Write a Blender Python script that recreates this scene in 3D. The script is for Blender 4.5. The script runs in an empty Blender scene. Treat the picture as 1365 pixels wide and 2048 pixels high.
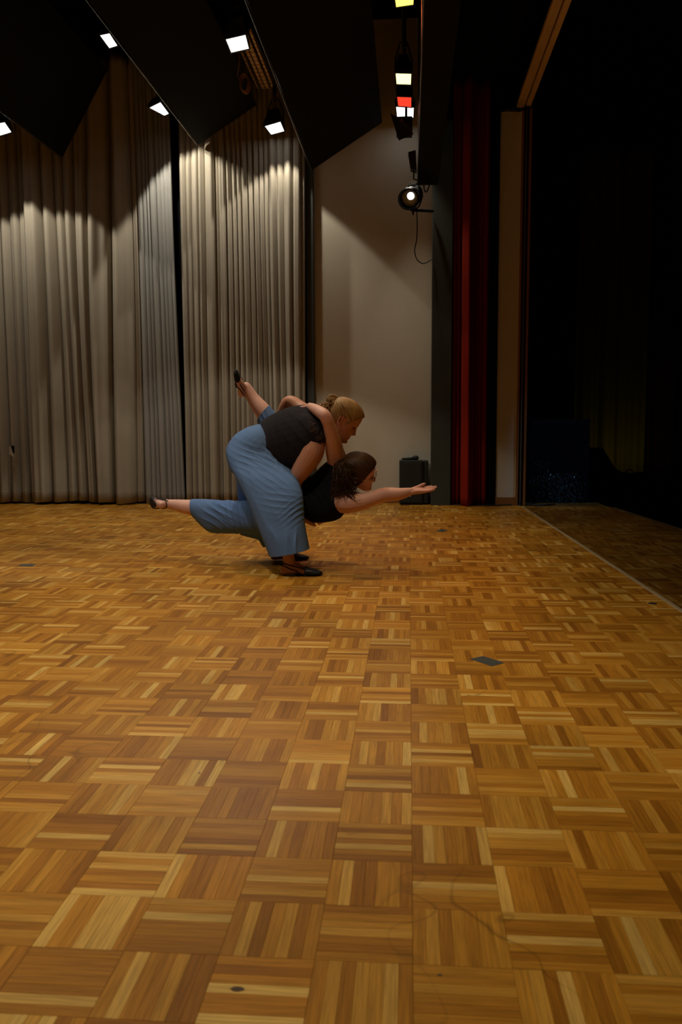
import bpy, bmesh, math, random
import numpy as np
from mathutils import Vector, Matrix

sc = bpy.context.scene
col = sc.collection
random.seed(7)
rng = np.random.default_rng(7)
PI = math.pi

# ------------------------------------------------------------------ camera
F_PX, PITCH, YAW, ROLL, CAM_H = 1692.0, 0.1053, 0.0802, 0.0044, 0.874
_c, _s = math.cos(YAW), math.sin(YAW)
_cp, _sp = math.cos(PITCH), math.sin(PITCH)
_R0 = Vector((_c, _s, 0)); _y = Vector((-_s, _c, 0)); _Z = Vector((0, 0, 1))
_Fw = _cp * _y - _sp * _Z; _U0 = _sp * _y + _cp * _Z
_cr, _sr = math.cos(ROLL), math.sin(ROLL)
_Rt = _cr * _R0 - _sr * _U0; _Up = _sr * _R0 + _cr * _U0
CAM = Vector((0, 0, CAM_H))
camd = bpy.data.cameras.new('camera'); cam = bpy.data.objects.new('camera', camd); col.objects.link(cam)
m3 = Matrix((_Rt, _Up, -_Fw)).transposed()
cam.matrix_world = Matrix.Translation(CAM) @ m3.to_4x4()
camd.sensor_fit = 'VERTICAL'; camd.sensor_height = 36.0; camd.sensor_width = 24.0
camd.lens = F_PX / 2048 * 36.0; camd.clip_start = 0.05; camd.clip_end = 100
camd.dof.use_dof = True; camd.dof.focus_distance = 4.95; camd.dof.aperture_fstop = 6.0
sc.camera = cam

def ray(px, py):
    return (_Rt * ((px - 682.5) / F_PX) - _Up * ((py - 1024) / F_PX) + _Fw)
def at(px, py, Y):
    d = ray(px, py); return CAM + d * (Y / d.y)
def atz(px, py, z):
    d = ray(px, py); return CAM + d * ((z - CAM_H) / d.z)
def fl(px, py):
    return atz(px, py, 0.0)

# ------------------------------------------------------------------ world, view, lights
w = bpy.data.worlds.new('world'); sc.world = w; w.use_nodes = True
w.node_tree.nodes['Background'].inputs[0].default_value = (1.0, 0.72, 0.5, 1)
w.node_tree.nodes['Background'].inputs[1].default_value = 0.0
sc.view_settings.view_transform = 'Standard'; sc.view_settings.look = 'None'
sc.view_settings.gamma = 1.0; sc.view_settings.use_curve_mapping = False
sc.view_settings.exposure = 0.0
sc.cycles.use_denoising = True
sc.cycles.max_bounces = 6; sc.cycles.diffuse_bounces = 4
sc.cycles.sample_clamp_indirect = 4.0

WARM = (1.0, 0.895, 0.73)
def spot(name, loc, aim, power, size, color=WARM, blend=0.12, radius=0.05):
    l = bpy.data.lights.new(name, 'SPOT'); l.energy = power; l.color = color
    l.spot_size = math.radians(size); l.spot_blend = blend; l.shadow_soft_size = radius
    o = bpy.data.objects.new(name, l); col.objects.link(o); o.location = loc
    d = (Vector(aim) - Vector(loc)).normalized()
    o.rotation_euler = d.to_track_quat('-Z', 'Y').to_euler(); return o
# stage floods whose lamps hang above the picture, same rows, nearer the camera
for (x, y, z, p, cone) in ((-1.33, 5.3, 3.8, 130, 100), (-2.4, 5.2, 3.9, 46, 100), (-1.33, 2.7, 3.8, 165, 84), (-2.4, 3.1, 3.9, 85, 84),
                     (-4.0, 6.6, 3.9, 22, 100), (-4.0, 4.6, 3.9, 55, 100), (-1.33, 0.8, 3.8, 170, 84)):
    spot('flood_beam', (x, y, z), (x + 0.1, y + 0.0, 0), p, cone, WARM, 0.45, 0.07)
spot('track_fill_beam', (2.3, 3.0, 2.8), (1.22, 5.6, 4.1), 34, 30, (1.0, 0.66, 0.34), 0.8, 0.08)  # unseen lamp added on the hall side to brighten the curtain tracks
# portal spots (colour filters) out of frame nearer the camera
spot('amber_beam', (-0.05, 4.3, 3.6), (0.3, 4.2, 0), 60, 90, (1.0, 0.62, 0.2), 0.6)
spot('red_beam', (-0.05, 6.3, 3.9), (1.2, 5.8, 0), 60, 80, (1.0, 0.22, 0.08), 0.6)
# low front light (hall side) reaching the dancers
fa = bpy.data.lights.new('front_wash', 'AREA'); fa.energy = 5; fa.size = 1.0; fa.color = (1.0, 0.6, 0.34)
fo = bpy.data.objects.new('front_wash', fa); col.objects.link(fo); fo.location = (2.0, -1.0, 3.6)
fo.rotation_euler = (Vector((-0.4, 5.0, 0.6)) - fo.location).to_track_quat('-Z', 'Y').to_euler()

# ------------------------------------------------------------------ materials
def srgb(r, g, b):
    f = lambda v: ((v / 255 + 0.055) / 1.055) ** 2.4 if v > 10 else v / 255 / 12.92
    return (f(r), f(g), f(b), 1)
def mat(name, color, rough=0.6, spec=0.5, metal=0.0, emit=None, estr=0, noise=0.0, nscale=20, bump=0.0, bscale=200, sheen=0.0, stretch=None):
    m = bpy.data.materials.new(name); m.use_nodes = True; nt = m.node_tree
    b = nt.nodes['Principled BSDF']; b.inputs['Roughness'].default_value = rough
    b.inputs['Specular IOR Level'].default_value = spec; b.inputs['Metallic'].default_value = metal
    col4 = (*color[:3], 1); b.inputs['Base Color'].default_value = col4
    tc = nt.nodes.new('ShaderNodeTexCoord'); src = tc.outputs['Object']
    if stretch:
        mp = nt.nodes.new('ShaderNodeMapping'); mp.inputs['Scale'].default_value = stretch
        nt.links.new(src, mp.inputs[0]); src = mp.outputs[0]
    if noise > 0:
        n = nt.nodes.new('ShaderNodeTexNoise'); n.inputs['Scale'].default_value = nscale; n.inputs['Detail'].default_value = 5
        nt.links.new(src, n.inputs['Vector'])
        mx = nt.nodes.new('ShaderNodeMix'); mx.data_type = 'RGBA'
        mx.inputs['A'].default_value = tuple(c * (1 - noise) for c in col4[:3]) + (1,)
        mx.inputs['B'].default_value = tuple(min(1, c * (1 + noise)) for c in col4[:3]) + (1,)
        nt.links.new(n.outputs['Fac'], mx.inputs['Factor']); nt.links.new(mx.outputs['Result'], b.inputs['Base Color'])
    if bump > 0:
        n2 = nt.nodes.new('ShaderNodeTexNoise'); n2.inputs['Scale'].default_value = bscale; n2.inputs['Detail'].default_value = 3
        nt.links.new(src, n2.inputs['Vector'])
        bp = nt.nodes.new('ShaderNodeBump'); bp.inputs['Strength'].default_value = bump; bp.inputs['Distance'].default_value = 0.004
        nt.links.new(n2.outputs['Fac'], bp.inputs['Height']); nt.links.new(bp.outputs[0], b.inputs['Normal'])
    if emit:
        b.inputs['Emission Color'].default_value = (*emit[:3], 1); b.inputs['Emission Strength'].default_value = estr
    if sheen: b.inputs['Sheen Weight'].default_value = sheen
    return m

TILE = 0.16; GX0 = 0.0625 * TILE; GY0 = 13.0794 * TILE  # grid lines X = GX0+i*TILE, Y = GY0-j*TILE
def seam_x(y): return 1.176 + (8.749 - y) * (1.264 - 1.176) / (8.749 - 3.958)
def edge_x(y): return 2.071 + (8.782 - y) * (2.201 - 2.071) / (8.782 - 6.969)

def wood_floor_mat():
    m = bpy.data.materials.new('parquet_wood'); m.use_nodes = True; nt = m.node_tree; N = nt.nodes; L = nt.links
    b = N['Principled BSDF']
    def math_(op, a, bb=None, c=None):
        n = N.new('ShaderNodeMath'); n.operation = op
        for i, v in enumerate((a, bb, c)):
            if v is None: continue
            if isinstance(v, (int, float)): n.inputs[i].default_value = v
            else: L.new(v, n.inputs[i])
        return n.outputs[0]
    geo = N.new('ShaderNodeNewGeometry'); sp = N.new('ShaderNodeSeparateXYZ'); L.new(geo.outputs['Position'], sp.inputs[0])
    X, Y = sp.outputs[0], sp.outputs[1]
    tx = math_('DIVIDE', math_('SUBTRACT', X, GX0 - 50 * TILE), TILE); ty = math_('DIVIDE', math_('SUBTRACT', Y, GY0 - 50 * TILE), TILE)
    gx = math_('FLOOR', tx); gy = math_('FLOOR', ty)
    par = math_('MODULO', math_('ADD', gx, gy), 2.0)      # 0/1
    fx = math_('SUBTRACT', tx, gx); fy = math_('SUBTRACT', ty, gy)
    def mixf(f, a, c):
        n = N.new('ShaderNodeMix'); n.data_type = 'FLOAT'; L.new(f, n.inputs['Factor']); L.new(a, n.inputs['A']); L.new(c, n.inputs['B']); return n.outputs['Result']
    ORI = 1.0  # par==ORI -> strips run along Y (across = X)
    across = mixf(par, fy, fx); along = mixf(par, X, Y)
    fing = math_('FLOOR', math_('MULTIPLY', across, 7.0))
    cv = N.new('ShaderNodeCombineXYZ'); L.new(gx, cv.inputs[0]); L.new(gy, cv.inputs[1]); L.new(fing, cv.inputs[2])
    wn = N.new('ShaderNodeTexWhiteNoise'); wn.noise_dimensions = '3D'; L.new(cv.outputs[0], wn.inputs['Vector'])
    cv2 = N.new('ShaderNodeCombineXYZ'); L.new(gx, cv2.inputs[0]); L.new(gy, cv2.inputs[1])
    wn2 = N.new('ShaderNodeTexWhiteNoise'); wn2.noise_dimensions = '3D'; L.new(cv2.outputs[0], wn2.inputs['Vector'])
    ramp = N.new('ShaderNodeValToRGB'); L.new(wn.outputs['Value'], ramp.inputs[0])
    e = ramp.color_ramp.elements
    e[0].position = 0.0; e[0].color = (0.235, 0.085, 0.006, 1)
    e[1].position = 1.0; e[1].color = (0.56, 0.345, 0.085, 1)
    for p, c in ((0.22, (0.33, 0.130, 0.010, 1)), (0.6, (0.40, 0.172, 0.015, 1)), (0.87, (0.46, 0.225, 0.030, 1))):
        q = e.new(p); q.color = c
    # grain
    gv = N.new('ShaderNodeCombineXYZ')
    L.new(math_('MULTIPLY', along, 9.0), gv.inputs[0]); L.new(math_('MULTIPLY', across, 34.0), gv.inputs[1])
    L.new(math_('MULTIPLY', wn.outputs['Value'], 37.0), gv.inputs[2])
    gn = N.new('ShaderNodeTexNoise'); gn.inputs['Scale'].default_value = 1.0; gn.inputs['Detail'].default_value = 5; gn.inputs['Roughness'].default_value = 0.62
    L.new(gv.outputs[0], gn.inputs['Vector'])
    gr = N.new('ShaderNodeMapRange'); L.new(gn.outputs['Fac'], gr.inputs[0]); gr.inputs[1].default_value = 0.25; gr.inputs[2].default_value = 0.75
    gr.inputs[3].default_value = 0.60; gr.inputs[4].default_value = 1.32
    # tile tone
    tt = N.new('ShaderNodeMapRange'); L.new(wn2.outputs['Value'], tt.inputs[0]); tt.inputs[3].default_value = 0.86; tt.inputs[4].default_value = 1.12
    # worn dirt patches
    dn = N.new('ShaderNodeTexNoise'); dn.inputs['Scale'].default_value = 1.7; dn.inputs['Detail'].default_value = 6; L.new(geo.outputs['Position'], dn.inputs['Vector'])
    dr = N.new('ShaderNodeMapRange'); L.new(dn.outputs['Fac'], dr.inputs[0]); dr.inputs[1].default_value = 0.3; dr.inputs[2].default_value = 0.7
    dr.inputs[3].default_value = 0.84; dr.inputs[4].default_value = 1.1
    # scuffs : thin dark curved strokes
    vn = N.new('ShaderNodeTexNoise'); vn.inputs['Scale'].default_value = 2.3; vn.inputs['Detail'].default_value = 2; L.new(geo.outputs['Position'], vn.inputs['Vector'])
    sc1 = math_('ABSOLUTE', math_('SUBTRACT', vn.outputs['Fac'], 0.5))
    scf = N.new('ShaderNodeMapRange'); L.new(sc1, scf.inputs[0]); scf.inputs[1].default_value = 0.0; scf.inputs[2].default_value = 0.003; scf.inputs[3].default_value = 0.55; scf.inputs[4].default_value = 1.0
    vm = N.new('ShaderNodeTexNoise'); vm.inputs['Scale'].default_value = 1.1; L.new(geo.outputs['Position'], vm.inputs['Vector'])
    scm = N.new('ShaderNodeMapRange'); L.new(vm.outputs['Fac'], scm.inputs[0]); scm.inputs[1].default_value = 0.52; scm.inputs[2].default_value = 0.6
    one = N.new('ShaderNodeMix'); one.data_type = 'FLOAT'; L.new(scm.outputs[0], one.inputs['Factor']); one.inputs['A'].default_value = 1.0; L.new(scf.outputs[0], one.inputs['B'])
    # forestage beyond the seam is the same wood, its colour scaled darker
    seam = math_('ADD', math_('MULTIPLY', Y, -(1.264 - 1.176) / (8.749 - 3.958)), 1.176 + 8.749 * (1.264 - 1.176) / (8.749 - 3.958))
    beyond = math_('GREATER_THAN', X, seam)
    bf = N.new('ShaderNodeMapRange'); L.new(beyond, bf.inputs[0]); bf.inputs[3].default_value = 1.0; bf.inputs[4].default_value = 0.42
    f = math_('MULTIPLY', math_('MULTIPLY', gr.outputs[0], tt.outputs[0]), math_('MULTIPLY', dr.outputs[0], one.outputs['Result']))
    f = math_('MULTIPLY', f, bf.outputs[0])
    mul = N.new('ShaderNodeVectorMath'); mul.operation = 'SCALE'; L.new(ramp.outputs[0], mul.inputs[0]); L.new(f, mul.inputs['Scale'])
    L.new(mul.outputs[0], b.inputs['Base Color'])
    rr = N.new('ShaderNodeMapRange'); L.new(dn.outputs['Fac'], rr.inputs[0]); rr.inputs[3].default_value = 0.30; rr.inputs[4].default_value = 0.46
    L.new(rr.outputs[0], b.inputs['Roughness']); b.inputs['Specular IOR Level'].default_value = 0.22
    bp = N.new('ShaderNodeBump'); bp.inputs['Strength'].default_value = 0.25; bp.inputs['Distance'].default_value = 0.0006
    L.new(gn.outputs['Fac'], bp.inputs['Height']); L.new(bp.outputs[0], b.inputs['Normal'])
    return m

M = {}
M['parquet'] = wood_floor_mat()
M['joint'] = mat('joint_dark', (0.06, 0.03, 0.010), 0.8)
M['curtain'] = mat('curtain_cloth', (0.38, 0.345, 0.28), 0.95, 0.1, noise=0.08, nscale=6, bump=0.25, bscale=500)
M['curtain_lining'] = mat('curtain_lining', (0.30, 0.30, 0.285), 0.95, 0.1)
M['wall'] = mat('wall_paint', (0.66, 0.61, 0.50), 0.9, 0.15, noise=0.05, nscale=3, bump=0.5, bscale=90)
M['black'] = mat('black_paint', (0.006, 0.006, 0.006), 0.9, 0.1)
M['panel'] = mat('ceiling_black', (0.010, 0.010, 0.008), 0.85, 0.12, noise=0.2, nscale=2)
M['green_black'] = mat('portal_board', (0.060, 0.068, 0.058), 0.8, 0.2, noise=0.2, nscale=3)
M['red'] = mat('red_velvet', (0.22, 0.014, 0.004), 0.95, 0.1, sheen=0.0, noise=0.15, nscale=5)
M['base'] = mat('brown_wood_trim', (0.30, 0.12, 0.035), 0.5, 0.3, noise=0.2, nscale=30, stretch=(1, 1, 8))
M['metal'] = mat('pipe_metal', (0.25, 0.25, 0.25), 0.3, 0.5, 1.0)
M['housing'] = mat('lamp_black', (0.012, 0.012, 0.014), 0.5, 0.4)
M['white_glow'] = mat('lamp_white', (0.9, 0.9, 0.9), 0.5, emit=(1, 0.985, 0.96), estr=2.5)
M['yellow_glow'] = mat('lamp_yellow', (0.9, 0.8, 0.1), 0.5, emit=(1.0, 0.83, 0.10), estr=2.6)
M['yellow_glow2'] = mat('lamp_pale_yellow', (0.9, 0.9, 0.3), 0.5, emit=(1.0, 0.93, 0.30), estr=2.6)
M['red_glow'] = mat('lamp_red', (0.9, 0.1, 0.05), 0.5, emit=(1.0, 0.055, 0.025), estr=1.0)
M['tape'] = mat('gaffer_tape', (0.035, 0.042, 0.038), 0.45, 0.5, noise=0.35, nscale=40)
M['rubber'] = mat('black_rubber', (0.012, 0.012, 0.013), 0.55, 0.4)
M['speaker'] = mat('speaker_black', (0.028, 0.029, 0.027), 0.75, 0.3, noise=0.2, nscale=20, bump=0.3, bscale=400)
M['tray'] = mat('tray_tan', (0.85, 0.58, 0.30), 0.6, noise=0.25, nscale=15, stretch=(1, 0.2, 1))
M['cable_tan'] = mat('cable_orange', (0.33, 0.16, 0.04), 0.5)
M['tinsel'] = mat('tinsel_blue', (0.14, 0.28, 0.42), 0.35, 0.5, 0.6)
M['seam'] = mat('seam_strip', (0.30, 0.22, 0.12), 0.5, noise=0.3, nscale=30)
M['hall_cloth'] = mat('hall_curtain_cloth', (0.10, 0.085, 0.02), 0.95, 0.1)
M['black_cloth'] = mat('black_cloth', (0.006, 0.006, 0.010), 0.9, 0.1)

# ------------------------------------------------------------------ object helpers
def tag(o, label=None, cat=None, group=None, kind=None):
    if label: o['label'] = label
    if cat: o['category'] = cat
    if group: o['group'] = group
    if kind: o['kind'] = kind
    return o
def link(name, me, parent=None, mats=()):
    o = bpy.data.objects.new(name, me); col.objects.link(o)
    for m_ in mats: me.materials.append(m_)
    if parent is not None:
        o.parent = parent
        o.matrix_parent_inverse = parent.matrix_world.inverted() if parent.type != 'EMPTY' else Matrix.Translation(-parent.location)
    return o
def empty(name, loc=(0, 0, 0)):
    o = bpy.data.objects.new(name, None); col.objects.link(o); o.location = loc; o.empty_display_size = 0.1
    return o
class MB:
    def __init__(s): s.v = []; s.f = []
    def add(s, vs, fs):
        n = len(s.v); s.v += [tuple(v) for v in vs]; s.f += [tuple(i + n for i in f) for f in fs]; return s
    def box(s, a, b, bev=0.0):
        x0, y0, z0 = a; x1, y1, z1 = b
        if bev <= 0:
            vs = [(x, y, z) for x in (x0, x1) for y in (y0, y1) for z in (z0, z1)]
            return s.add(vs, [(0, 1, 3, 2), (4, 6, 7, 5), (0, 4, 5, 1), (2, 3, 7, 6), (0, 2, 6, 4), (1, 5, 7, 3)])
        bm = bmesh.new(); bmesh.ops.create_cube(bm, size=1)
        for v in bm.verts: v.co = Vector(((x0 + x1) / 2 + v.co.x * (x1 - x0), (y0 + y1) / 2 + v.co.y * (y1 - y0), (z0 + z1) / 2 + v.co.z * (z1 - z0)))
        bmesh.ops.bevel(bm, geom=bm.edges[:], offset=bev, segments=2, affect='EDGES', profile=0.5)
        bm.verts.index_update()
        s.add([v.co[:] for v in bm.verts], [[v.index for v in f.verts] for f in bm.faces]); bm.free(); return s
    def quadbox(s, quad, ext):
        """closed slab: quad of 4 points extruded by vector ext"""
        q = [Vector(p) for p in quad]; e = Vector(ext); vs = q + [p + e for p in q]
        return s.add(vs, [(0, 1, 2, 3), (7, 6, 5, 4), (0, 4, 5, 1), (1, 5, 6, 2), (2, 6, 7, 3), (3, 7, 4, 0)])
    def tube(s, pts, r, n=8, caps=True):
        pts = [Vector(p) for p in pts]; rs = r if isinstance(r, (list, tuple)) else [r] * len(pts)
        rings = []; prev = None
        for i, p in enumerate(pts):
            t = (pts[min(i + 1, len(pts) - 1)] - pts[max(i - 1, 0)]).normalized()
            if prev is None: a = t.orthogonal().normalized()
            else: a = (prev - t * prev.dot(t)).normalized()
            prev = a; b = t.cross(a)
            rings.append([p + (a * math.cos(2 * PI * k / n) + b * math.sin(2 * PI * k / n)) * rs[i] for k in range(n)])
        base = [v for rg in rings for v in rg]; fs = []
        for i in range(len(pts) - 1):
            for k in range(n):
                fs.append((i * n + k, i * n + (k + 1) % n, (i + 1) * n + (k + 1) % n, (i + 1) * n + k))
        if caps:
            fs.append(tuple(range(n - 1, -1, -1))); fs.append(tuple((len(pts) - 1) * n + k for k in range(n)))
        return s.add(base, fs)
    def mesh(s, name='m'):
        me = bpy.data.meshes.new(name); me.from_pydata(s.v, [], s.f); me.update(); return me
    def build(s, name, m_, parent=None, smooth=False):
        me = s.mesh(name)
        bm = bmesh.new(); bm.from_mesh(me); bmesh.ops.recalc_face_normals(bm, faces=bm.faces[:]); bm.to_mesh(me); bm.free()
        if smooth:
            for p in me.polygons: p.use_smooth = True
        return link(name, me, parent, [m_])
def struct(name, mb, m_, parent=None, smooth=False, label=None):
    o = mb.build(name, m_, parent, smooth)
    if parent is None: o['kind'] = 'structure'
    if label: o['label'] = label
    return o
def catmull(pts, n):
    pts = [np.array(p, float) for p in pts]; out = []
    P = [2 * pts[0] - pts[1]] + pts + [2 * pts[-1] - pts[-2]]
    for i in range(1, len(P) - 2):
        for k in range(n):
            t = k / n
            out.append(0.5 * (2 * P[i] + (P[i + 1] - P[i - 1]) * t + (2 * P[i - 1] - 5 * P[i] + 4 * P[i + 1] - P[i + 2]) * t * t + (3 * P[i] - P[i - 1] - 3 * P[i + 1] + P[i + 2]) * t ** 3))
    out.append(pts[-1]); return out

# ------------------------------------------------------------------ floor
XL, YN, YB = -6.6, -1.2, 9.45
slab = MB()
slab.add([(XL, YN, -0.010), (edge_x(YN), YN, -0.010), (edge_x(8.8), 8.8, -0.010), (edge_x(8.8), YB, -0.010), (XL, YB, -0.010),
          (XL, YN, -0.95), (edge_x(YN), YN, -0.95), (edge_x(8.8), 8.8, -0.95), (edge_x(8.8), YB, -0.95), (XL, YB, -0.95)],
         [(0, 1, 2, 3, 4), (9, 8, 7, 6, 5), (0, 5, 6, 1), (1, 6, 7, 2), (2, 7, 8, 3), (3, 8, 9, 4), (4, 9, 5, 0)])
floor = struct('floor', slab, M['joint'], label='stage floor of worn mosaic parquet in alternating finger blocks')
strips = []   # (cx, cy, along_y)
i0 = math.floor((XL - GX0) / TILE) + 1; i1 = math.ceil((2.9 - GX0) / TILE)
for gi in range(i0, i1):
    for gj in range(math.ceil((YN - GY0) / TILE), math.floor((YB - GY0) / TILE)):
        x0 = GX0 + gi * TILE; y0 = GY0 + gj * TILE
        ay = ((gi + 50) + (gj + 50)) % 2 == 1     # strips run along Y
        for k in range(7):
            o_ = (k + 0.5) * TILE / 7
            strips.append((x0 + (o_ if ay else TILE / 2), y0 + (TILE / 2 if ay else o_), ay))
def strip_geom(ay):
    hw, hl = TILE / 14 - 0.00012, TILE / 2 - 0.0004; bv = 0.0003
    hx, hy = (hw, hl) if ay else (hl, hw)
    v = [(-hx, -hy, -0.008), (hx, -hy, -0.008), (hx, hy, -0.008), (-hx, hy, -0.008),
         (-hx, -hy, -bv), (hx, -hy, -bv), (hx, hy, -bv), (-hx, hy, -bv),
         (-hx + bv, -hy + bv, 0), (hx - bv, -hy + bv, 0), (hx - bv, hy - bv, 0), (-hx + bv, hy - bv, 0)]
    f = []
    for lo in (0, 4):
        for k in range(4): f.append((lo + k, lo + (k + 1) % 4, lo + 4 + (k + 1) % 4, lo + 4 + k))
    f.append((8, 9, 10, 11)); return v, f
def in_frame(x, y):
    d = Vector((x, y, 0)) - CAM; z = d.dot(_Fw)
    if z < 0.1: return False
    u = 682.5 + F_PX * d.dot(_Rt) / z; v = 1024 - F_PX * d.dot(_Up) / z
    return -20 < u < 1385 and v < 2075
near = sorted([q for q in strips if in_frame(q[0], q[1])], key=lambda q: (Vector((q[0], q[1], 0)) - CAM).length)[:300]
nearset = set(near)
sm = {}
for ay in (True, False):
    v, f = strip_geom(ay); me = bpy.data.meshes.new('parquet_strip'); me.from_pydata(v, [], f); me.materials.append(M['parquet']); sm[ay] = me
for (x, y, ay) in near:
    o = bpy.data.objects.new('parquet_strip', sm[ay]); col.objects.link(o); o.parent = floor
    o.location = (x, y, -rng.uniform(0, 0.0003))
rest = [q for q in strips if q not in nearset]
A = {}
for ay in (True, False):
    v, f = strip_geom(ay); v = np.array(v)
    c = np.array([(q[0], q[1]) for q in rest if q[2] == ay])
    V = np.repeat(v[None], len(c), 0); V[:, :, 0] += c[:, 0:1]; V[:, :, 1] += c[:, 1:2]; V[:, :, 2] -= rng.uniform(0, 0.0003, (len(c), 1))
    ex = 2.071 + (8.782 - V[:, :, 1]) * (2.201 - 2.071) / (8.782 - 6.969) - 0.002
    keep = V[:, :, 0].min(1) < ex.min(1)
    V = V[keep]; ex = ex[keep]; V[:, :, 0] = np.minimum(V[:, :, 0], ex)
    A[ay] = (V, np.array(f))
vv = []; ff = []; n = 0
for ay in (True, False):
    V, f = A[ay]; vv.append(V.reshape(-1, 3)); k = len(V)
    ff.append((f[None] + (np.arange(k) * 12)[:, None, None] + n).reshape(-1, 4)); n += k * 12
vv = np.concatenate(vv); ff = np.concatenate(ff)
me = bpy.data.meshes.new('parquet_blocks'); me.vertices.add(len(vv)); me.vertices.foreach_set('co', vv.ravel())
me.loops.add(ff.size); me.loops.foreach_set('vertex_index', ff.ravel().astype(np.int32))
me.polygons.add(len(ff)); me.polygons.foreach_set('loop_start', (np.arange(len(ff)) * 4).astype(np.int32))
me.update(calc_edges=True)
me.polygons.foreach_set('use_smooth', np.zeros(len(ff), dtype=bool)); pb = link('parquet', me, floor, [M['parquet']]); pb['kind'] = 'stuff'
# seam strip between main stage and forestage
sb = MB()
p0, p1 = (seam_x(8.85), 8.85), (seam_x(-1.0), -1.0)
sb.add([(p0[0] - .012, p0[1], 0), (p0[0] + .012, p0[1], 0), (p1[0] + .012, p1[1], 0), (p1[0] - .012, p1[1], 0),
        (p0[0] - .009, p0[1], .0035), (p0[0] + .009, p0[1], .0035), (p1[0] + .009, p1[1], .0035), (p1[0] - .009, p1[1], .0035)],
       [(4, 5, 6, 7), (0, 1, 5, 4), (1, 2, 6, 5), (2, 3, 7, 6), (3, 0, 4, 7)])
struct('trim_1', sb, M['seam'], label='pale worn strip set into the floor along the front of the stage')
eb = MB()
eb.quadbox([(edge_x(8.8) - .004, 8.8, .002), (edge_x(8.8) + .03, 8.8, .002), (edge_x(YN) + .03, YN, .002), (edge_x(YN) - .004, YN, .002)], (0, 0, -.06))
struct('trim_2', eb, M['joint'], label='dark nosing along the edge of the stage')

# tape marks, plugs
def tape(corners, label):
    q = [fl(*c) for c in corners]; mb = MB(); mb.quadbox([p + Vector((0, 0, .0008)) for p in q], (0, 0, -.0007))
    o = mb.build('tape_mark', M['tape']); return tag(o, label, 'tape', 'tape marks on the stage floor')
tape([(939.6, 1318), (967, 1312.5), (1010, 1326), (983.5, 1332.6)], 'large square of worn grey-black tape on the parquet, nearest the camera')
tape([(872, 1061.5), (884, 1058), (897, 1061), (885, 1064)], 'small dark tape square on the far parquet, in front of the black speaker')
tape([(34, 1132), (44, 1128.5), (73, 1128), (64, 1133)], 'flat dark tape patch on the parquet near the left edge of the picture')
for (px, py, r, lb) in ((1306, 1207, .022, 'dark round floor socket cover nearest the pale floor strip'),
                        (1152, 1099, .012, 'tiny dark floor plug in the parquet, midway along the pale floor strip'),
                        (1078, 1046, .012, 'tiny dark floor plug in the parquet close to the foot of the red curtain')):
    p = fl(px, py); mb = MB(); n = 20
    vs = [(p.x + r * math.cos(2 * PI * k / n), p.y + r * math.sin(2 * PI * k / n), .0002) for k in range(n)] + \
         [(p.x + .9 * r * math.cos(2 * PI * k / n), p.y + .9 * r * math.sin(2 * PI * k / n), .0015) for k in range(n)]
    mb.add(vs, [(k, (k + 1) % n, n + (k + 1) % n, n + k) for k in range(n)] + [tuple(range(n, 2 * n))])
    tag(mb.build('floor_plug', M['rubber']), lb, 'floor plug', 'floor plugs by the seam')
p = fl(399, 1547); mb = MB(); mb.tube([p + Vector((-.003, 0, .0008)), p + Vector((0, .001, .001)), p + Vector((.003, .001, .0008))], [.0005, .0012, .0006], 6)
tag(mb.build('confetti_speck', mat('purple_speck', (0.08, 0.03, 0.2), 0.5)), 'tiny purple speck lying on the parquet at lower left', 'speck')

for (px, py, a_, b_) in ((475, 1978, .011, .006), (880, 1950, .004, .003)):
    p = fl(px, py); mb = MB(); n = 14
    vs = [(p.x + a_ * math.cos(2 * PI * k / n) * (1 + .2 * math.sin(3 * k)), p.y + b_ * math.sin(2 * PI * k / n), .0001) for k in range(n)] + [(p.x, p.y, .0004)]
    mb.add(vs, [(k, (k + 1) % n, n) for k in range(n)]); mb.build('knot', M['joint'], floor)['label'] = 'dark knot in a parquet finger'
# ------------------------------------------------------------------ walls, hall
YW = 9.20
wb = MB()
wl, wr = at(620, 900, YW).x, at(872, 900, YW).x
wb.box((wl, YW, 0), (wr + .05, YW + .15, 5.0)); struct('wall_back', wb, M['wall'], label='plain cream plaster back wall')
bb = MB(); bb.box((wl, YW - .018, 0), (wr, YW, .085), .003); struct('baseboard_back', bb, M['base'], label='brown wooden skirting board at the foot of the cream wall')
bk = MB(); bk.box((XL, YB, -.95), (wl + .02, YB + .1, 5.4)); struct('wall_rear', bk, M['black'], label='black wall behind the grey curtains')
wlft = MB(); wlft.box((XL - .1, YN, -.95), (XL, YB, 5.4)); struct('wall_left', wlft, M['black'])
tr = MB(); x0, x1 = at(614, 700, 9.08).x, at(628, 700, 9.08).x
tr.box((x0, 9.10, 0), (x1, 9.30, 5.0), .004); struct('trim_3', tr, mat('grey_batten', (0.06, 0.068, 0.062), .8), label='dark grey upright batten between the curtain and the cream wall')
# hall (dark) on the right
hb = MB(); hb.box((2.0, YN, -1.05), (9, 14, -.95)); struct('floor_hall', hb, M['black'])
hb = MB(); hb.box((9, YN, -.95), (9.1, 14, 5.4)); struct('wall_right', hb, M['black'])
hb = MB(); hb.box((1.2, 13.9, -.95), (9, 14, 5.4)); struct('wall_hall', hb, M['black'])
cb = MB(); cb.box((XL, YN, 5.2), (9, 14, 5.3)); struct('ceiling', cb, M['black'], label='black ceiling above the hanging panels')
mk = MB(); mk.box((at(1057, 900, 8.95).x, 8.84, -.95), (edge_x(8.8) + .02, 8.86, -.012)); struct('wall_apron', mk, M['black'])

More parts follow.
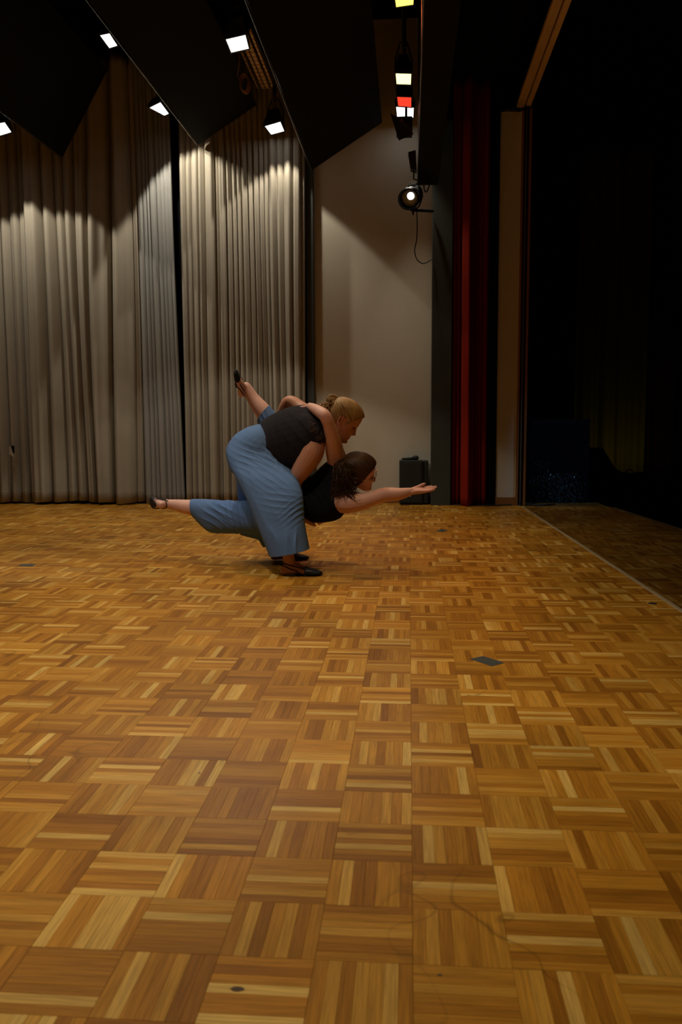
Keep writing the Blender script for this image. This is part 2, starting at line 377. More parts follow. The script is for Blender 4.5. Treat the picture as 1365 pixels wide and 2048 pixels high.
# folded ceiling boards
LIP = [(125, 315), (397, 290), (625, 340)]
def board(name, near_px, far_px, Yend, n_label, steep=None):
    a = at(*near_px, Yend); b = at(*far_px, Yend)
    mb = MB(); d = Vector((0, 1, 0)); L = Yend + 1.0
    nrm = Vector((-(b.z - a.z), 0, (b.x - a.x))).normalized()
    mb.quadbox([a, b, b - d * L, a - d * L], nrm * .012)
    o = struct(name, mb, M['panel'], label=n_label); return a, b
aP3, bP3 = board('trim_4', (625, 340), (765, 245), 8.95, 'sloping black ceiling board nearest the cream wall')
aP2, bP2 = board('trim_5', (397, 290), (514, 210), 8.90, 'sloping black ceiling board in the middle')
aP1, bP1 = board('trim_6', (125, 315), (215, 140), 8.85, 'steep black ceiling board at the left')
aP0, bP0 = board('trim_7', (-150, 300), (-40, 150), 8.85, 'steep black ceiling board at the far left')
# dark infill above the boards so that they read as one ceiling
for k, (p, q) in enumerate(((bP1, aP2), (bP0, aP1))):
    mb = MB(); mb.box((p.x - .02, -1, p.z + .02), (q.x + .1, 6.2, p.z + .05)); struct('trim_%d' % (8 + k), mb, M['panel'], label='black upper ceiling board between two sloping boards')
# metal pipes along the lips
def pipe(a, off, label, cat='pipe'):
    mb = MB(); mb.tube([Vector((a.x + off[0], -.5, a.z + off[1])), Vector((a.x + off[0], 8.9, a.z + off[1]))], .0045, 8)
    return tag(mb.build('lighting_pipe', M['metal'], smooth=True), label, cat, 'pipes along the ceiling boards')
pipe(aP3, (-.012, -.005), 'thin shiny pipe running along the lower edge of the ceiling board nearest the cream wall')
pipe(aP2, (-.012, -.005), 'thin dull pipe running along the lower edge of the middle ceiling board')
pipe(aP1, (-.012, -.005), 'thin dull pipe running along the lower edge of the left steep ceiling board')

# header beam above the portal
xb0, xb1 = at(836, 362, 8.6).x, at(868, 362, 8.6).x; zb = at(850, 362, 8.6).z
mb = MB(); mb.box((xb0, -1, zb), (xb1 + .05, 8.75, 5.2)); struct('trim_10', mb, M['panel'], label='dark beam running above the portal edge')
mb = MB(); mb.box((xb0 - .008, 1, zb), (xb0 - .001, 8.75, zb + .008)); struct('trim_11', mb, M['metal'], label='thin metal edge on the dark beam')
mb = MB(); mb.box((xb1 + .05, -1, 4.33), (.98, 8.95, 5.2)); struct('trim_12', mb, M['black'], label='black soffit over the portal')
# portal board (dark green), black return, pillar
Yp = 8.95
mb = MB(); mb.box((at(863.5, 800, Yp).x, Yp, 0), (at(903, 800, Yp).x, Yp + .2, 3.9), .003); struct('trim_13', mb, M['green_black'], label='dark greenish upright portal board beside the cream wall')
mb = MB(); mb.box((at(903, 800, Yp + .15).x, Yp + .15, 0), (at(997, 800, Yp + .15).x, Yp + .2, 4.6)); struct('trim_14', mb, M['black'], label='black backing behind the red curtain')
px0, px1 = at(996, 600, 9.0).x, at(1039, 600, 9.0).x
mb = MB(); mb.box((px0, 8.98, 0), (px1, 9.3, at(1015, 222, 8.98).z)); struct('wall_pillar', mb, M['wall'], label='narrow cream pillar at the stage portal')
mb = MB(); mb.box((px0, 8.965, 0), (px1, 8.98, .085), .002); struct('baseboard_pillar', mb, M['base'], label='brown skirting at the foot of the narrow pillar')
mb = MB(); a_ = at(1039, 600, 8.96).x
mb.box((a_, 8.95, 0), (a_ + .020, 9.2, 4.25), .002); struct('trim_15', mb, M['base'], label='brown upright edging board of the pillar')
mb = MB(); mb.box((a_ + .020, 8.99, 0), (a_ + .1, 9.2, 4.25)); struct('trim_16', mb, M['black'], label='black slot between the two edging boards')
mb = MB(); mb.box((a_ + .040, 8.975, 0), (a_ + .052, 8.99, 4.25)); struct('trim_17', mb, mat('slot_rail', (0.16, 0.14, 0.11), .6), label='thin grey upright rail in the slot')
mb = MB(); mb.box((a_ + .075, 8.95, 0), (a_ + .098, 9.2, 4.25), .002); struct('trim_18', mb, M['base'], label='narrow brown upright edging at the hall side')
# curtain track along the portal, seen top right
t0, t1 = at(1034, 215, 8.9), at(1056, 215, 8.9)
for nm, xa, xc, lb in (('curtain_track', t0.x, t1.x - .035, 'broad tan ceiling track running toward the pillar top'), ('curtain_track', t1.x - .02, t1.x + .02, 'narrow tan ceiling track beside the broad one')):
    mb = MB(); mb.box((xa, 2, t0.z), (xc, 8.9, t0.z + .04), .003)
    if nm and 'broad' in lb:
        mb.box((xa + .03, 2, t0.z - .006), (xa + .045, 8.9, t0.z))
    tag(mb.build(nm, M['tray']), lb, 'track', 'ceiling tracks at the portal')
mb = MB(); a_ = at(997, 222, 8.9); b_ = at(1066, 212, 8.9)
mb.tube([a_, at(1015, 219, 8.8), at(1040, 220, 8.8), b_], [.012, .02, .018, .01], 8)
tag(mb.build('track_end_bracket', M['housing'], smooth=True), 'black bracket at the end of the tan ceiling tracks above the pillar', 'bracket')

# ------------------------------------------------------------------ curtains
def curtain(name, valleys, Yc, ztop, zbot, m_, label, drift=0.0, amp=1.0, seedv=0, top_pinch=0.0, flare=None, cat='curtain', group='grey stage curtains', nrow=44, step=0.0045, hem=True):
    r = np.random.default_rng(seedv)
    xs = np.array([at(v, 700, Yc).x for v in valleys])
    pts = []; ds = []
    for i in range(len(xs) - 1):
        wv = xs[i + 1] - xs[i]; n_ = max(6, int(wv / step))
        s_ = np.arange(n_) / n_
        sk = r.uniform(0.55, 1.0)
        ss = s_ ** sk
        bulge = (1 - (2 * ss - 1) ** 2) ** 0.52
        bulge += 0.10 * np.sin(s_ * PI * r.integers(2, 4) + r.uniform(0, 6)) * np.sin(s_ * PI)
        A_ = min(0.21, 1.05 * wv) * r.uniform(.75, 1.15) * amp
        pts += list(xs[i] + wv * s_); ds += list(bulge * A_)
    pts.append(xs[-1]); ds.append(0.0)
    pts = np.array(pts); ds = np.array(ds); nc = len(pts)
    zs = np.linspace(zbot, ztop, nrow); V = np.zeros((nrow, nc, 3))
    ph = r.uniform(0, 6, 4)
    for k, z in enumerate(zs):
        t = (z - zbot) / (ztop - zbot)
        x = pts + drift * (0.02 * np.sin(t * 2.1 + ph[0] + pts * 3) + 0.010 * np.sin(t * 4.7 + ph[1] + pts * 7))
        if flare is not None:
            u = (pts - pts[0]) / (pts[-1] - pts[0]); x = x + flare * u * (1 - t * 1.05)
        d = ds * (0.78 + 0.30 * (1 - t)) + 0.012 * np.sin(pts * 9 + t * 3 + ph[2])
        zz = z + (0.008 * np.sin(pts * 5 + ph[3]) + 0.006 * np.sin(pts * 17) if k == 0 else 0)
        V[k, :, 0] = x; V[k, :, 1] = Yc - d; V[k, :, 2] = zz
    idx = np.arange(nrow * nc).reshape(nrow, nc)
    f = np.stack([idx[:-1, :-1], idx[:-1, 1:], idx[1:, 1:], idx[1:, :-1]], -1).reshape(-1, 4)
    me = bpy.data.meshes.new(name); me.from_pydata(V.reshape(-1, 3).tolist(), [], f.tolist())
    for p_ in me.polygons: p_.use_smooth = True
    o = link(name, me, None, [m_]); sd = o.modifiers.new('s', 'SOLIDIFY'); sd.thickness = 0.003
    tag(o, label, cat, group)
    if hem:
        k = int(round((0.145 - zbot) / (ztop - zbot) * (nrow - 1)))
        row = V[max(1, k)].copy(); row[:, 1] -= .0015
        mb = MB(); vs = []
        for q in row: vs += [(q[0], q[1], q[2] - .002), (q[0], q[1] - .0012, q[2]), (q[0], q[1], q[2] + .002)]
        fs = []
        for i in range(nc - 1):
            for j in range(2): fs.append((3 * i + j, 3 * i + 3 + j, 3 * i + 4 + j, 3 * i + 1 + j))
        mb.add(vs, fs); mb.build('hem_seam', M['curtain'], o)
    return o
V1 = [-330, -292, -262, -228, -190, -165, -128, -96, -60, -28, -9, 14, 33, 52, 66, 101, 128, 150, 172, 197, 237, 274, 289]
V2 = [285, 296, 304, 311, 322, 331, 338, 346, 352]
V3 = [367, 380, 390, 403, 415, 435, 442, 457, 469, 479, 490, 504, 515, 527, 537, 546, 562, 576, 593, 609, 615]
ctl = curtain('stage_curtain', V1, 9.08, 4.66, 0.025, M['curtain'], 'wide grey-beige curtain at the left in heavy folds, torn near its lower left', drift=1.2, seedv=3)
curtain('stage_curtain', V2, 9.02, 4.68, 0.0, M['curtain_lining'], 'narrow cooler-grey curtain with tight folds beside the black gap', drift=.6, amp=.9, seedv=5, flare=.075)
curtain('stage_curtain', V3, 9.05, 4.72, 0.02, M['curtain'], 'grey-beige stage curtain in many narrow folds next to the cream wall', drift=.8, seedv=9)
# torn flap near lower left of the left curtain
q = [at(18.5, 893, 8.90), at(21, 892, 8.90), at(28.5, 914.5, 8.90), at(18.5, 908, 8.90)]
mb = MB(); mb.quadbox(q, (0, -.002, 0)); mb.build('torn_flap', mat('lining_pale', (0.5, .47, .40), .9), ctl)['label'] = 'pale turned-back torn flap'
q = [at(21.5, 892, 8.905), at(28.5, 891.5, 8.905), at(28.8, 907, 8.905), at(26, 906, 8.905)]
mb = MB(); mb.quadbox(q, (0, .004, 0)); mb.build('tear', M['black'], ctl)['label'] = 'dark hole of the tear'
# red portal curtain
curtain('portal_curtain', [903, 912, 921, 951, 957, 964, 977], 9.06, 4.3, 0.004, M['red'], 'bunched deep red velvet portal curtain', drift=.3, amp=1.1, seedv=4, group='portal curtains', hem=False)
curtain('portal_curtain', [981, 988, 996], 8.98, 4.3, 0.004, M['black_cloth'], 'narrow black curtain between the red curtain and the cream pillar', drift=.2, amp=.8, seedv=2, group='portal curtains', hem=False)

# ------------------------------------------------------------------ lamps
def flood(corners, z, glow, label, group, cord=False, beam=None, hood=0.16, tilt=(0, 0), ztop=4.22):
    q = [atz(px, py, z + dz) for (px, py), dz in zip(corners, tilt if len(tilt) == 4 else (0, 0, 0, 0))]
    c = sum(q, Vector()) / 4
    root = empty('flood_lamp', c); tag(root, label, 'stage lamp', group)
    nrm = (q[1] - q[0]).cross(q[3] - q[0]).normalized()
    if nrm.z > 0: nrm = -nrm
    mb = MB(); mb.quadbox(q, -nrm * .004); mb.build('glass', glow, root)
    # rim around the glass and tapering body above
    big = [c + (p - c) * 1.13 for p in q]; top = [c + (p - c) * .62 - nrm * hood for p in q]
    mb = MB()
    mid = [p - nrm * .03 for p in big]; low = [p + nrm * .004 for p in big]; inner = [p + nrm * .004 for p in q]
    vs = inner + low + mid + top
    fs = []
    for lo in (0, 4, 8):
        for k in range(4): fs.append((lo + k, lo + (k + 1) % 4, lo + 4 + (k + 1) % 4, lo + 4 + k))
    fs.append((12, 13, 14, 15)); mb.add(vs, fs); mb.build('housing', M['housing'], root)
    s1, s2 = (big[0] + big[3]) / 2 - nrm * .05, (big[1] + big[2]) / 2 - nrm * .05
    up = Vector((0, 0, hood + .10)); tp = c + up
    mb = MB(); mb.tube([s1, s1 + Vector((0, 0, hood * .6)), tp + (s1 - c) * .4, tp, tp + (s2 - c) * .4, s2 + Vector((0, 0, hood * .6)), s2], .007, 6)
    mb.tube([tp, (tp.x, tp.y, ztop - .02)], .008, 6); mb.build('yoke', M['housing'], root)
    tp = Vector((tp.x, tp.y, max(tp.z, ztop - .06)))
    mb = MB(); mb.box(tp + Vector((-.02, -.02, -.01)), tp + Vector((.02, .02, .07)), .004); mb.build('clamp', M['housing'], root)
    if beam:
        pw, size, colr, aim = beam
        l = spot('flood_light', c + nrm * .03, c + Vector(aim), pw, size, colr, .10 if size > 70 else .5, .035)
        l.parent = root; l.matrix_parent_inverse = Matrix.Translation(-root.location)
    return root, c
GF = 'white floods in two rows under the ceiling boards'
dn_ = (0, .12, -1)
flood([(452, 78), (491, 69), (498, 97), (463, 105)], 3.80, M['white_glow'], 'large bright white flood lamp by the tan cable trays, the nearer one', GF, beam=(58, 100, WARM, (0, -.1, -1)), ztop=4.20)
flood([(530, 252), (561, 243), (569, 262), (543, 269)], 3.80, M['white_glow'], 'bright white flood lamp in front of the curtain next to the cream wall', GF, beam=(34, 90, WARM, (0, .0, -1)), ztop=4.20)
flood([(200, 70), (219, 66), (235, 91), (219, 96)], 3.90, M['white_glow'], 'narrow bright white flood lamp nearest the upper left corner', GF, beam=(40, 96, WARM, (.1, -.1, -1)), hood=.1, ztop=5.15)
flood([(299, 215), (321, 204), (338, 227), (329, 231)], 3.90, M['white_glow'], 'bright white flood lamp above the black gap between the curtains', GF, beam=(62, 108, WARM, (.42, .3, -1)), hood=.1, ztop=5.15)
flood([(-14, 248), (9, 244), (23, 264), (0, 271)], 3.70, M['white_glow'], 'bright white flood lamp cut by the left edge of the picture', GF, beam=(60, 106, WARM, (0, .05, -1)), ztop=5.15)
GP = 'coloured lamps along the portal beam'
flood([(791, -3), (828, -9), (827, 9), (793, 14)], 3.50, M['yellow_glow'], 'yellow portal lamp cut by the top edge of the picture', GP)
flood([(792, 146), (823, 147), (822, 169), (794, 168)], 3.60, M['yellow_glow2'], 'pale yellow portal lamp hanging just above the red one', GP, beam=(8, 90, (1, .8, .2), (0.2, -.2, -1)))
flood([(795, 193), (823, 194), (823, 214), (797, 212)], 3.70, M['red_glow'], 'red portal lamp between the pale yellow and the white lamp', GP, beam=(8, 70, (1, .12, .05), (0.6, -.7, -1)))
flood([(793, 213), (828, 215), (827, 235), (795, 233)], 3.95, M['white_glow'], 'white portal lamp directly below the red one', GP, hood=.10, beam=(46, 60, WARM, (0.10, -.20, -1)))
# tiny glint made as a glowing dot in an added housing
c = at(808, 132, 7.9); root = empty('glint_dot', c); tag(root, 'tiny white glint, made as a glowing dot, above the pale yellow portal lamp', 'stage lamp', GP)
mb = MB(); mb.tube([c, c + Vector((0, .02, .01))], [.010, .014], 10); mb.build('glint_glow', M['white_glow'], root)
mb = MB(); mb.tube([c + Vector((0, .016, .008)), c + Vector((0, .08, .05))], [.018, .02], 10); mb.build('housing', M['housing'], root)
# bar carrying the portal lamps
mb = MB(); xx = at(809, 200, 8.3).x; mb.tube([(xx, 2, 4.25), (xx, 8.95, 4.25)], .022, 10)
tag(mb.build('lighting_bar', M['housing'], smooth=True), 'black bar carrying the coloured portal lamps', 'bar')

# black switched-off lamp with barn doors under the white portal lamp
c = at(806, 250, 8.2); root = empty('barn_door_lamp', c); tag(root, 'unlit black lamp with open barn doors hanging below the white portal lamp', 'stage lamp', GP)
mb = MB(); mb.quadbox([at(781, 226, 8.2), at(806, 240, 8.15), at(828, 268, 8.15), at(798, 281, 8.2)], (0, .02, .005)); mb.build('barn_door', M['housing'], root)
mb = MB(); mb.box(c + Vector((-.06, .03, -.05)), c + Vector((.09, .22, .09)), .01); mb.build('housing', M['housing'], root)
mb = MB(); mb.tube([c + Vector((.03, .30, .05)), c + Vector((.03, .30, .48))], .012, 8); mb.build('yoke', M['housing'], root)
mb = MB(); mb.tube([at(799, 234, 8.1), at(802, 243, 8.1), at(804, 242, 8.1), at(804, 237, 8.1)], .003, 6); mb.build('safety_hook', M['metal'], root)
# small unlit lamp on the beam end
c = at(826, 322, 8.4); root = empty('small_lamp', c); tag(root, 'small unlit black lamp hanging at the end of the dark beam', 'stage lamp', GP)
mb = MB(); mb.quadbox([at(817, 304, 8.35), at(832, 300, 8.35), at(834, 340, 8.35), at(822, 336, 8.35)], (0, .12, 0)); mb.build('housing', M['housing'], root)
mb = MB(); mb.tube([at(828, 338, 8.4), at(828, 358, 8.4), at(838, 361, 8.4), at(845, 361, 8.4)], .008, 6); mb.build('bracket', M['housing'], root)
mb = MB(); mb.tube(catmull([at(848, 358, 8.45), at(849, 378, 8.45), at(853, 384, 8.45), at(858, 375, 8.45), at(862, 358, 8.45)], 5), .006, 6)
tag(mb.build('looped_cable', M['rubber'], smooth=True), 'short black cable loop hanging under the end of the dark beam', 'cable')

# theatre spotlight (PC spot)
c = at(824, 392, 8.5); ax = (at(812, 404, 8.25) - at(836, 380, 8.75)).normalized()
root = empty('spotlight', c); tag(root, 'black theatre spotlight with a glowing lens on a bracket at the portal edge', 'stage lamp')
def P(t): return c + ax * t
mb = MB(); mb.tube([P(-.14), P(-.13), P(-.06), P(.02), P(.09)], [.055, .085, .095, .092, .092], 24); mb.build('housing', M['housing'], root, True)
mb = MB(); mb.tube([P(.09), P(.10), P(.155)], [.092, .100, .102], 24, caps=False); mb.tube([P(.155), P(.10)], [.094, .088], 24, caps=False); mb.build('filter_frame', M['housing'], root, True)
mb = MB(); mb.tube([P(.085), P(.098), P(.106)], [.088, .07, .03], 24); mb.build('lens', mat('lens_glass', (.35, .35, .33), .12, .8, 0, (1, 1, 1), .0, noise=.5, nscale=40), root, True)
mb = MB(); up_ = Vector((.45, .2, .9)).normalized(); lc = P(.108) + Vector((.014, 0, 0.022))
mb.tube([lc, lc + ax * .012], [.036, .034], 20); mb.build('lamp_glow', M['white_glow'], root)
for k in range(4):
    mb = MB(); mb.box(P(-.10 + .04 * k) + Vector((-.035, -.035, .075)), P(-.10 + .04 * k) + Vector((.035, .02, .098)), .004); mb.build('cooling_fin', M['housing'], root)
mb = MB(); sx = Vector((.11, 0, 0)); y0_ = P(-.03)
mb.tube([y0_ + Vector((.10, .02, 0)), at(839, 412, 8.5), at(836, 416, 8.5), at(823, 417, 8.5), y0_ + Vector((-.07, -.05, -.06))], .008, 6); mb.build('yoke', M['housing'], root)
mb = MB(); mb.tube([at(826, 414, 8.52), at(827, 430, 8.52)], [.016, .008], 8); mb.build('clamp', M['housing'], root)
mb = MB(); a_ = at(824, 420, 8.55); b_ = at(866, 422, 8.93); mb.tube([a_, b_], .016, 8)
tag(mb.build('bracket_arm', M['housing']), 'black bracket arm holding the lit spotlight to the portal board', 'bracket')
mb = MB(); mb.tube(catmull([at(834, 418, 8.55), at(835, 450, 8.57), at(834, 478, 8.6), at(830, 500, 8.65), at(834, 518, 8.7), at(845, 527, 8.8), at(856, 524, 8.9), at(866, 517, 8.94)], 6), .0055, 6)
tag(mb.build('hanging_cable', M['rubber'], smooth=True), 'long thin black cable drooping from the lit spotlight in front of the cream wall', 'cable')
spot('spotlight_beam', P(.17), P(.17) + ax * 2, 9, 30, (1, .93, .85), .5, .03)

# cable trays with tan battens (upper middle)
def tray(Ya, Yb, label):
    z = 4.24; xa, xb = -1.56, -1.40
    root = empty('cable_tray', ((xa + xb) / 2, (Ya + Yb) / 2, z)); tag(root, label, 'cable tray', 'cable trays above the white floods')
    for (x, w_) in ((-1.555, .012), (-1.50, .026), (-1.455, .034), (-1.40, .020)):
        mb = MB(); mb.box((x - w_ / 2 + .02, Ya, z - .01), (x + w_ / 2 + .02, Yb, z + .02), .002); mb.build('batten', M['tray'], root)
    n_ = int((Yb - Ya) / .09)
    for k in range(n_ + 1):
        y = Ya + .02 + k * .09
        mb = MB(); mb.tube([(xa - .05, y, z + .07), (xa - .05, y, z - .016), (xb + .05, y, z - .016), (xb + .05, y, z + .07)], .0025, 5); mb.build('wire', mat('wire_dull', (.18, .13, .08), .5) if 'wire_dull' not in bpy.data.materials else bpy.data.materials['wire_dull'], root)
    for x in (xa - .05, xb + .05):
        mb = MB(); mb.tube([(x, Ya, z - .01), (x, Yb, z - .01)], .004, 6); mb.build('rail', M['housing'], root)
    return root
tray(7.62, 8.86, 'wire cable tray with tan battens, the far one ending by the curtains')
tray(5.2, 7.02, 'wire cable tray with tan battens, cut by the top edge of the picture')
mb = MB(); cc = at(489, 166, 7.8)
for k in range(5):
    pts = []
    for j in range(25):
        a_ = 2 * PI * j / 24
        pts.append(cc + Vector(((.036 + .004 * (k % 3)) * math.cos(a_) + .003 * k, .010 * (k - 2), (.075 + .004 * (k % 2)) * math.sin(a_) - .003 * k)))
    mb.tube(pts, .0055, 6, caps=False)
mb.tube(catmull([at(481, 160, 7.95), at(476, 150, 7.95), at(479, 125, 7.9), at(477, 104, 7.9), at(480, 90, 7.9)], 5), .005, 6)
tag(mb.build('cable_coil', M['cable_tan'], smooth=True), 'coiled tan cable hanging beside the far cable tray', 'cable')

# ------------------------------------------------------------------ speaker, microphone, floor cable
Ys = 8.99; sA, sB = at(799, 1001, Ys), at(857, 1001, Ys)
sp = empty('speaker', ((sA.x + sB.x) / 2, Ys + .12, 0)); tag(sp, 'black box loudspeaker standing on the floor before the cream wall', 'speaker')
hS = at(800, 921, Ys).z
mb = MB(); mb.box((sA.x, Ys, .012), (sB.x - .06, Ys + .19, hS), .008); mb.box((sB.x - .07, Ys + .03, .012), (sB.x, Ys + .19, hS - .004), .008); mb.build('cabinet', M['speaker'], sp)
mb = MB(); mb.box((sA.x + .015, Ys - .006, .03), (sB.x - .075, Ys, hS - .02), .003); mb.build('grille', M['speaker'], sp)
for (fx_, fy_) in ((.03, .03), (.25, .03), (.03, .15), (.25, .15)):
    mb = MB(); mb.tube([(sA.x + fx_, Ys + fy_, 0), (sA.x + fx_, Ys + fy_, .014)], .014, 10); mb.build('foot', M['rubber'], sp)
mb = MB(); q_ = at(821, 992, Ys - .01); mb.box(q_ + Vector((-.010, -.002, -.008)), q_ + Vector((.010, .002, .012))); mb.build('badge', mat('badge_grey', (.35, .35, .35), .4), sp)
zt = hS
mi = empty('microphone', (sA.x + .1, Ys + .08, zt)); tag(mi, 'black handheld microphone lying on top of the speaker', 'microphone')
xm0, xm1 = at(804, 917, Ys + .08).x, at(838, 917, Ys + .08).x; ym = Ys + .08
mb = MB(); mb.tube([(xm0, ym, zt + .012), (xm0 + .01, ym, zt + .014), (xm0 + .10, ym, zt + .018), (xm0 + .13, ym, zt + .021)], [.008, .012, .015, .018], 14); mb.build('handle', M['rubber'], mi, True)
mb = MB(); mb.tube([(xm0 + .127, ym, zt + .022), (xm0 + .135, ym, zt + .024), (xm0 + .155, ym, zt + .025), (xm0 + .172, ym, zt + .025), (xm1, ym, zt + .024)], [.018, .024, .026, .021, .008], 14); mb.build('head_grille', M['speaker'], mi, True)
def floor_cable(pts, r, label):
    mb = MB(); P_ = []
    for (px, py) in pts:
        g = fl(px, py); P_.append((g.x, g.y, r))
    mb.tube(catmull(P_, 6), r, 6); return tag(mb.build('floor_cable', M['rubber'], smooth=True), label, 'cable', 'black cables along the portal foot')
floor_cable([(858, 1003), (870, 1007), (895, 1009), (930, 1009), (965, 1010), (1000, 1010.5), (1040, 1010), (1080, 1012), (1110, 1010)], .009, 'thick black cable lying along the foot of the red curtain and pillar')
floor_cable([(860, 1006), (875, 1009), (920, 1010.5), (985, 1011.5), (1030, 1010.6), (1060, 1008.5), (1072, 1007)], .006, 'thinner black cable lying just in front of the thick one')
g = fl(1004, 1006.5); mb = MB(); mb.box((g.x - .022, g.y - .02, 0), (g.x + .022, g.y + .02, .035), .005); mb.tube([(g.x - .012, g.y - .02, .02), (g.x - .012, g.y - .035, .015)], .008, 8)
tag(mb.build('plug_box', M['rubber']), 'small black plug box on the floor at the foot of the cream pillar', 'plug box')

# ------------------------------------------------------------------ hall things (very dark)
def simple_drape(name, xs, Y, ztop, zbot, m_, label, seedv, cat='curtain', group='dim hall curtains', top=None):
    r = np.random.default_rng(seedv); nc = 160; nr = 24
    X = np.linspace(xs[0], xs[1], nc); V = []
    ph = r.uniform(0, 6, 3)
    D = .05 * np.sin(X * 17 + ph[0] + 1.2 * np.sin(X * 5)) + .02 * np.sin(X * 43 + ph[1])
    for k in range(nr):
        t = k / (nr - 1)
        for i in range(nc):
            zt_ = ztop if top is None else top(X[i])
            V.append((X[i], Y + D[i], zbot + (zt_ - zbot) * t))
    f = [(k * nc + i, k * nc + i + 1, (k + 1) * nc + i + 1, (k + 1) * nc + i) for k in range(nr - 1) for i in range(nc - 1)]
    me = bpy.data.meshes.new(name); me.from_pydata(V, [], f)
    for p_ in me.polygons: p_.use_smooth = True
    o = link(name, me, None, [m_]); o.modifiers.new('s', 'SOLIDIFY').thickness = .01
    return tag(o, label, cat, group)
simple_drape('hall_curtain', (at(1150, 900, 12).x, at(1287, 900, 12).x), 12.0, 4.5, -.95, M['hall_cloth'], 'dim olive-yellow curtain glowing faintly far in the dark hall', 11)
simple_drape('hall_curtain', (at(1287, 900, 12).x + .02, at(1480, 900, 12).x), 12.05, 4.5, -.95, mat('hall_red_cloth', (.03, .008, .006), .95, .1), 'nearly black reddish curtain at the right edge of the dark hall', 12)
def mound_top(x):
    px_ = np.interp(x, [at(v, 900, 10.0).x for v in (1055, 1150, 1205, 1214, 1228, 1243, 1262, 1290, 1420)], [895, 895, 895, 910, 930, 943, 946, 944, 960])
    return at(1200, px_, 10.0).z
simple_drape('draped_cover', (at(1060, 900, 10.0).x, at(1415, 900, 10.0).x), 10.0, 1, -.95, M['black_cloth'], 'black draped cover with a sloping shoulder standing in the dark hall', 13, 'drape', None, mound_top)
mb = MB(); rr_ = []
for k in range(13):
    a_ = PI * k / 12; cc = at(1260, 948, 10.1); rr_.append(cc + Vector((-.05 * math.cos(a_), 0, .05 * math.sin(a_))))
mb.tube([rr_[0] - Vector((0, 0, .12))] + rr_ + [rr_[-1] - Vector((0, 0, .12))], .008, 6); mb.build('curved_handle', mat('dim_olive', (.22, .18, .04), .5), bpy.data.objects['draped_cover'], True)['label'] = 'small curved pale handle'  # loose curved handle behind the cover, only parented to it
# dim olive wash on that curtain: an unseen lamp added behind the cover for the glow
spot('hall_wash', (at(1250, 940, 11.3).x, 11.2, 0.1), (at(1245, 800, 12).x, 12.0, .9), 2.4, 120, (1, .8, .12), 1.0, .1)
spot('tinsel_fill', (2.0, 8.0, 3.6), (at(1115, 970, 9.2).x, 9.2, .2), 1.0, 24, (.45, .7, 1), .8, .05).data.energy = 90  # blue spot without a fixture, added so the tinsel shows
# blue tinsel
mb = MB(); tr_ = np.random.default_rng(21)
for k in range(900):
    while True:
        px_ = tr_.normal(1120, 26); py_ = tr_.uniform(918, 1012)
        if 1060 < px_ < 1172 and (py_ > 945 or (px_ < 1100 and py_ > 920)): break
    Yt = 9.15 + tr_.uniform(0, .12); c_ = at(px_, py_, Yt)
    d_ = Vector((tr_.normal(0, .35), tr_.normal(0, .35), -1)).normalized() * tr_.uniform(.008, .026)
    n_ = Vector((tr_.normal(0, 1), tr_.normal(0, 1), tr_.normal(0, 1))).cross(d_).normalized() * .0018
    mb.add([c_ - n_, c_ + n_, c_ + d_ + n_, c_ + d_ - n_], [(0, 1, 2, 3)])
o = mb.build('tinsel_fringe', M['tinsel']); tag(o, 'faint blue glittering tinsel in the dark right of the pillar', 'tinsel', kind='stuff')
mb = MB(); mb.box((at(1060, 900, 9.3).x, 9.3, -.95), (at(1180, 900, 9.3).x, 9.4, .9)); tag(mb.build('tinsel_stand', M['black_cloth']), 'black block the blue tinsel hangs on, right of the pillar', 'stand')
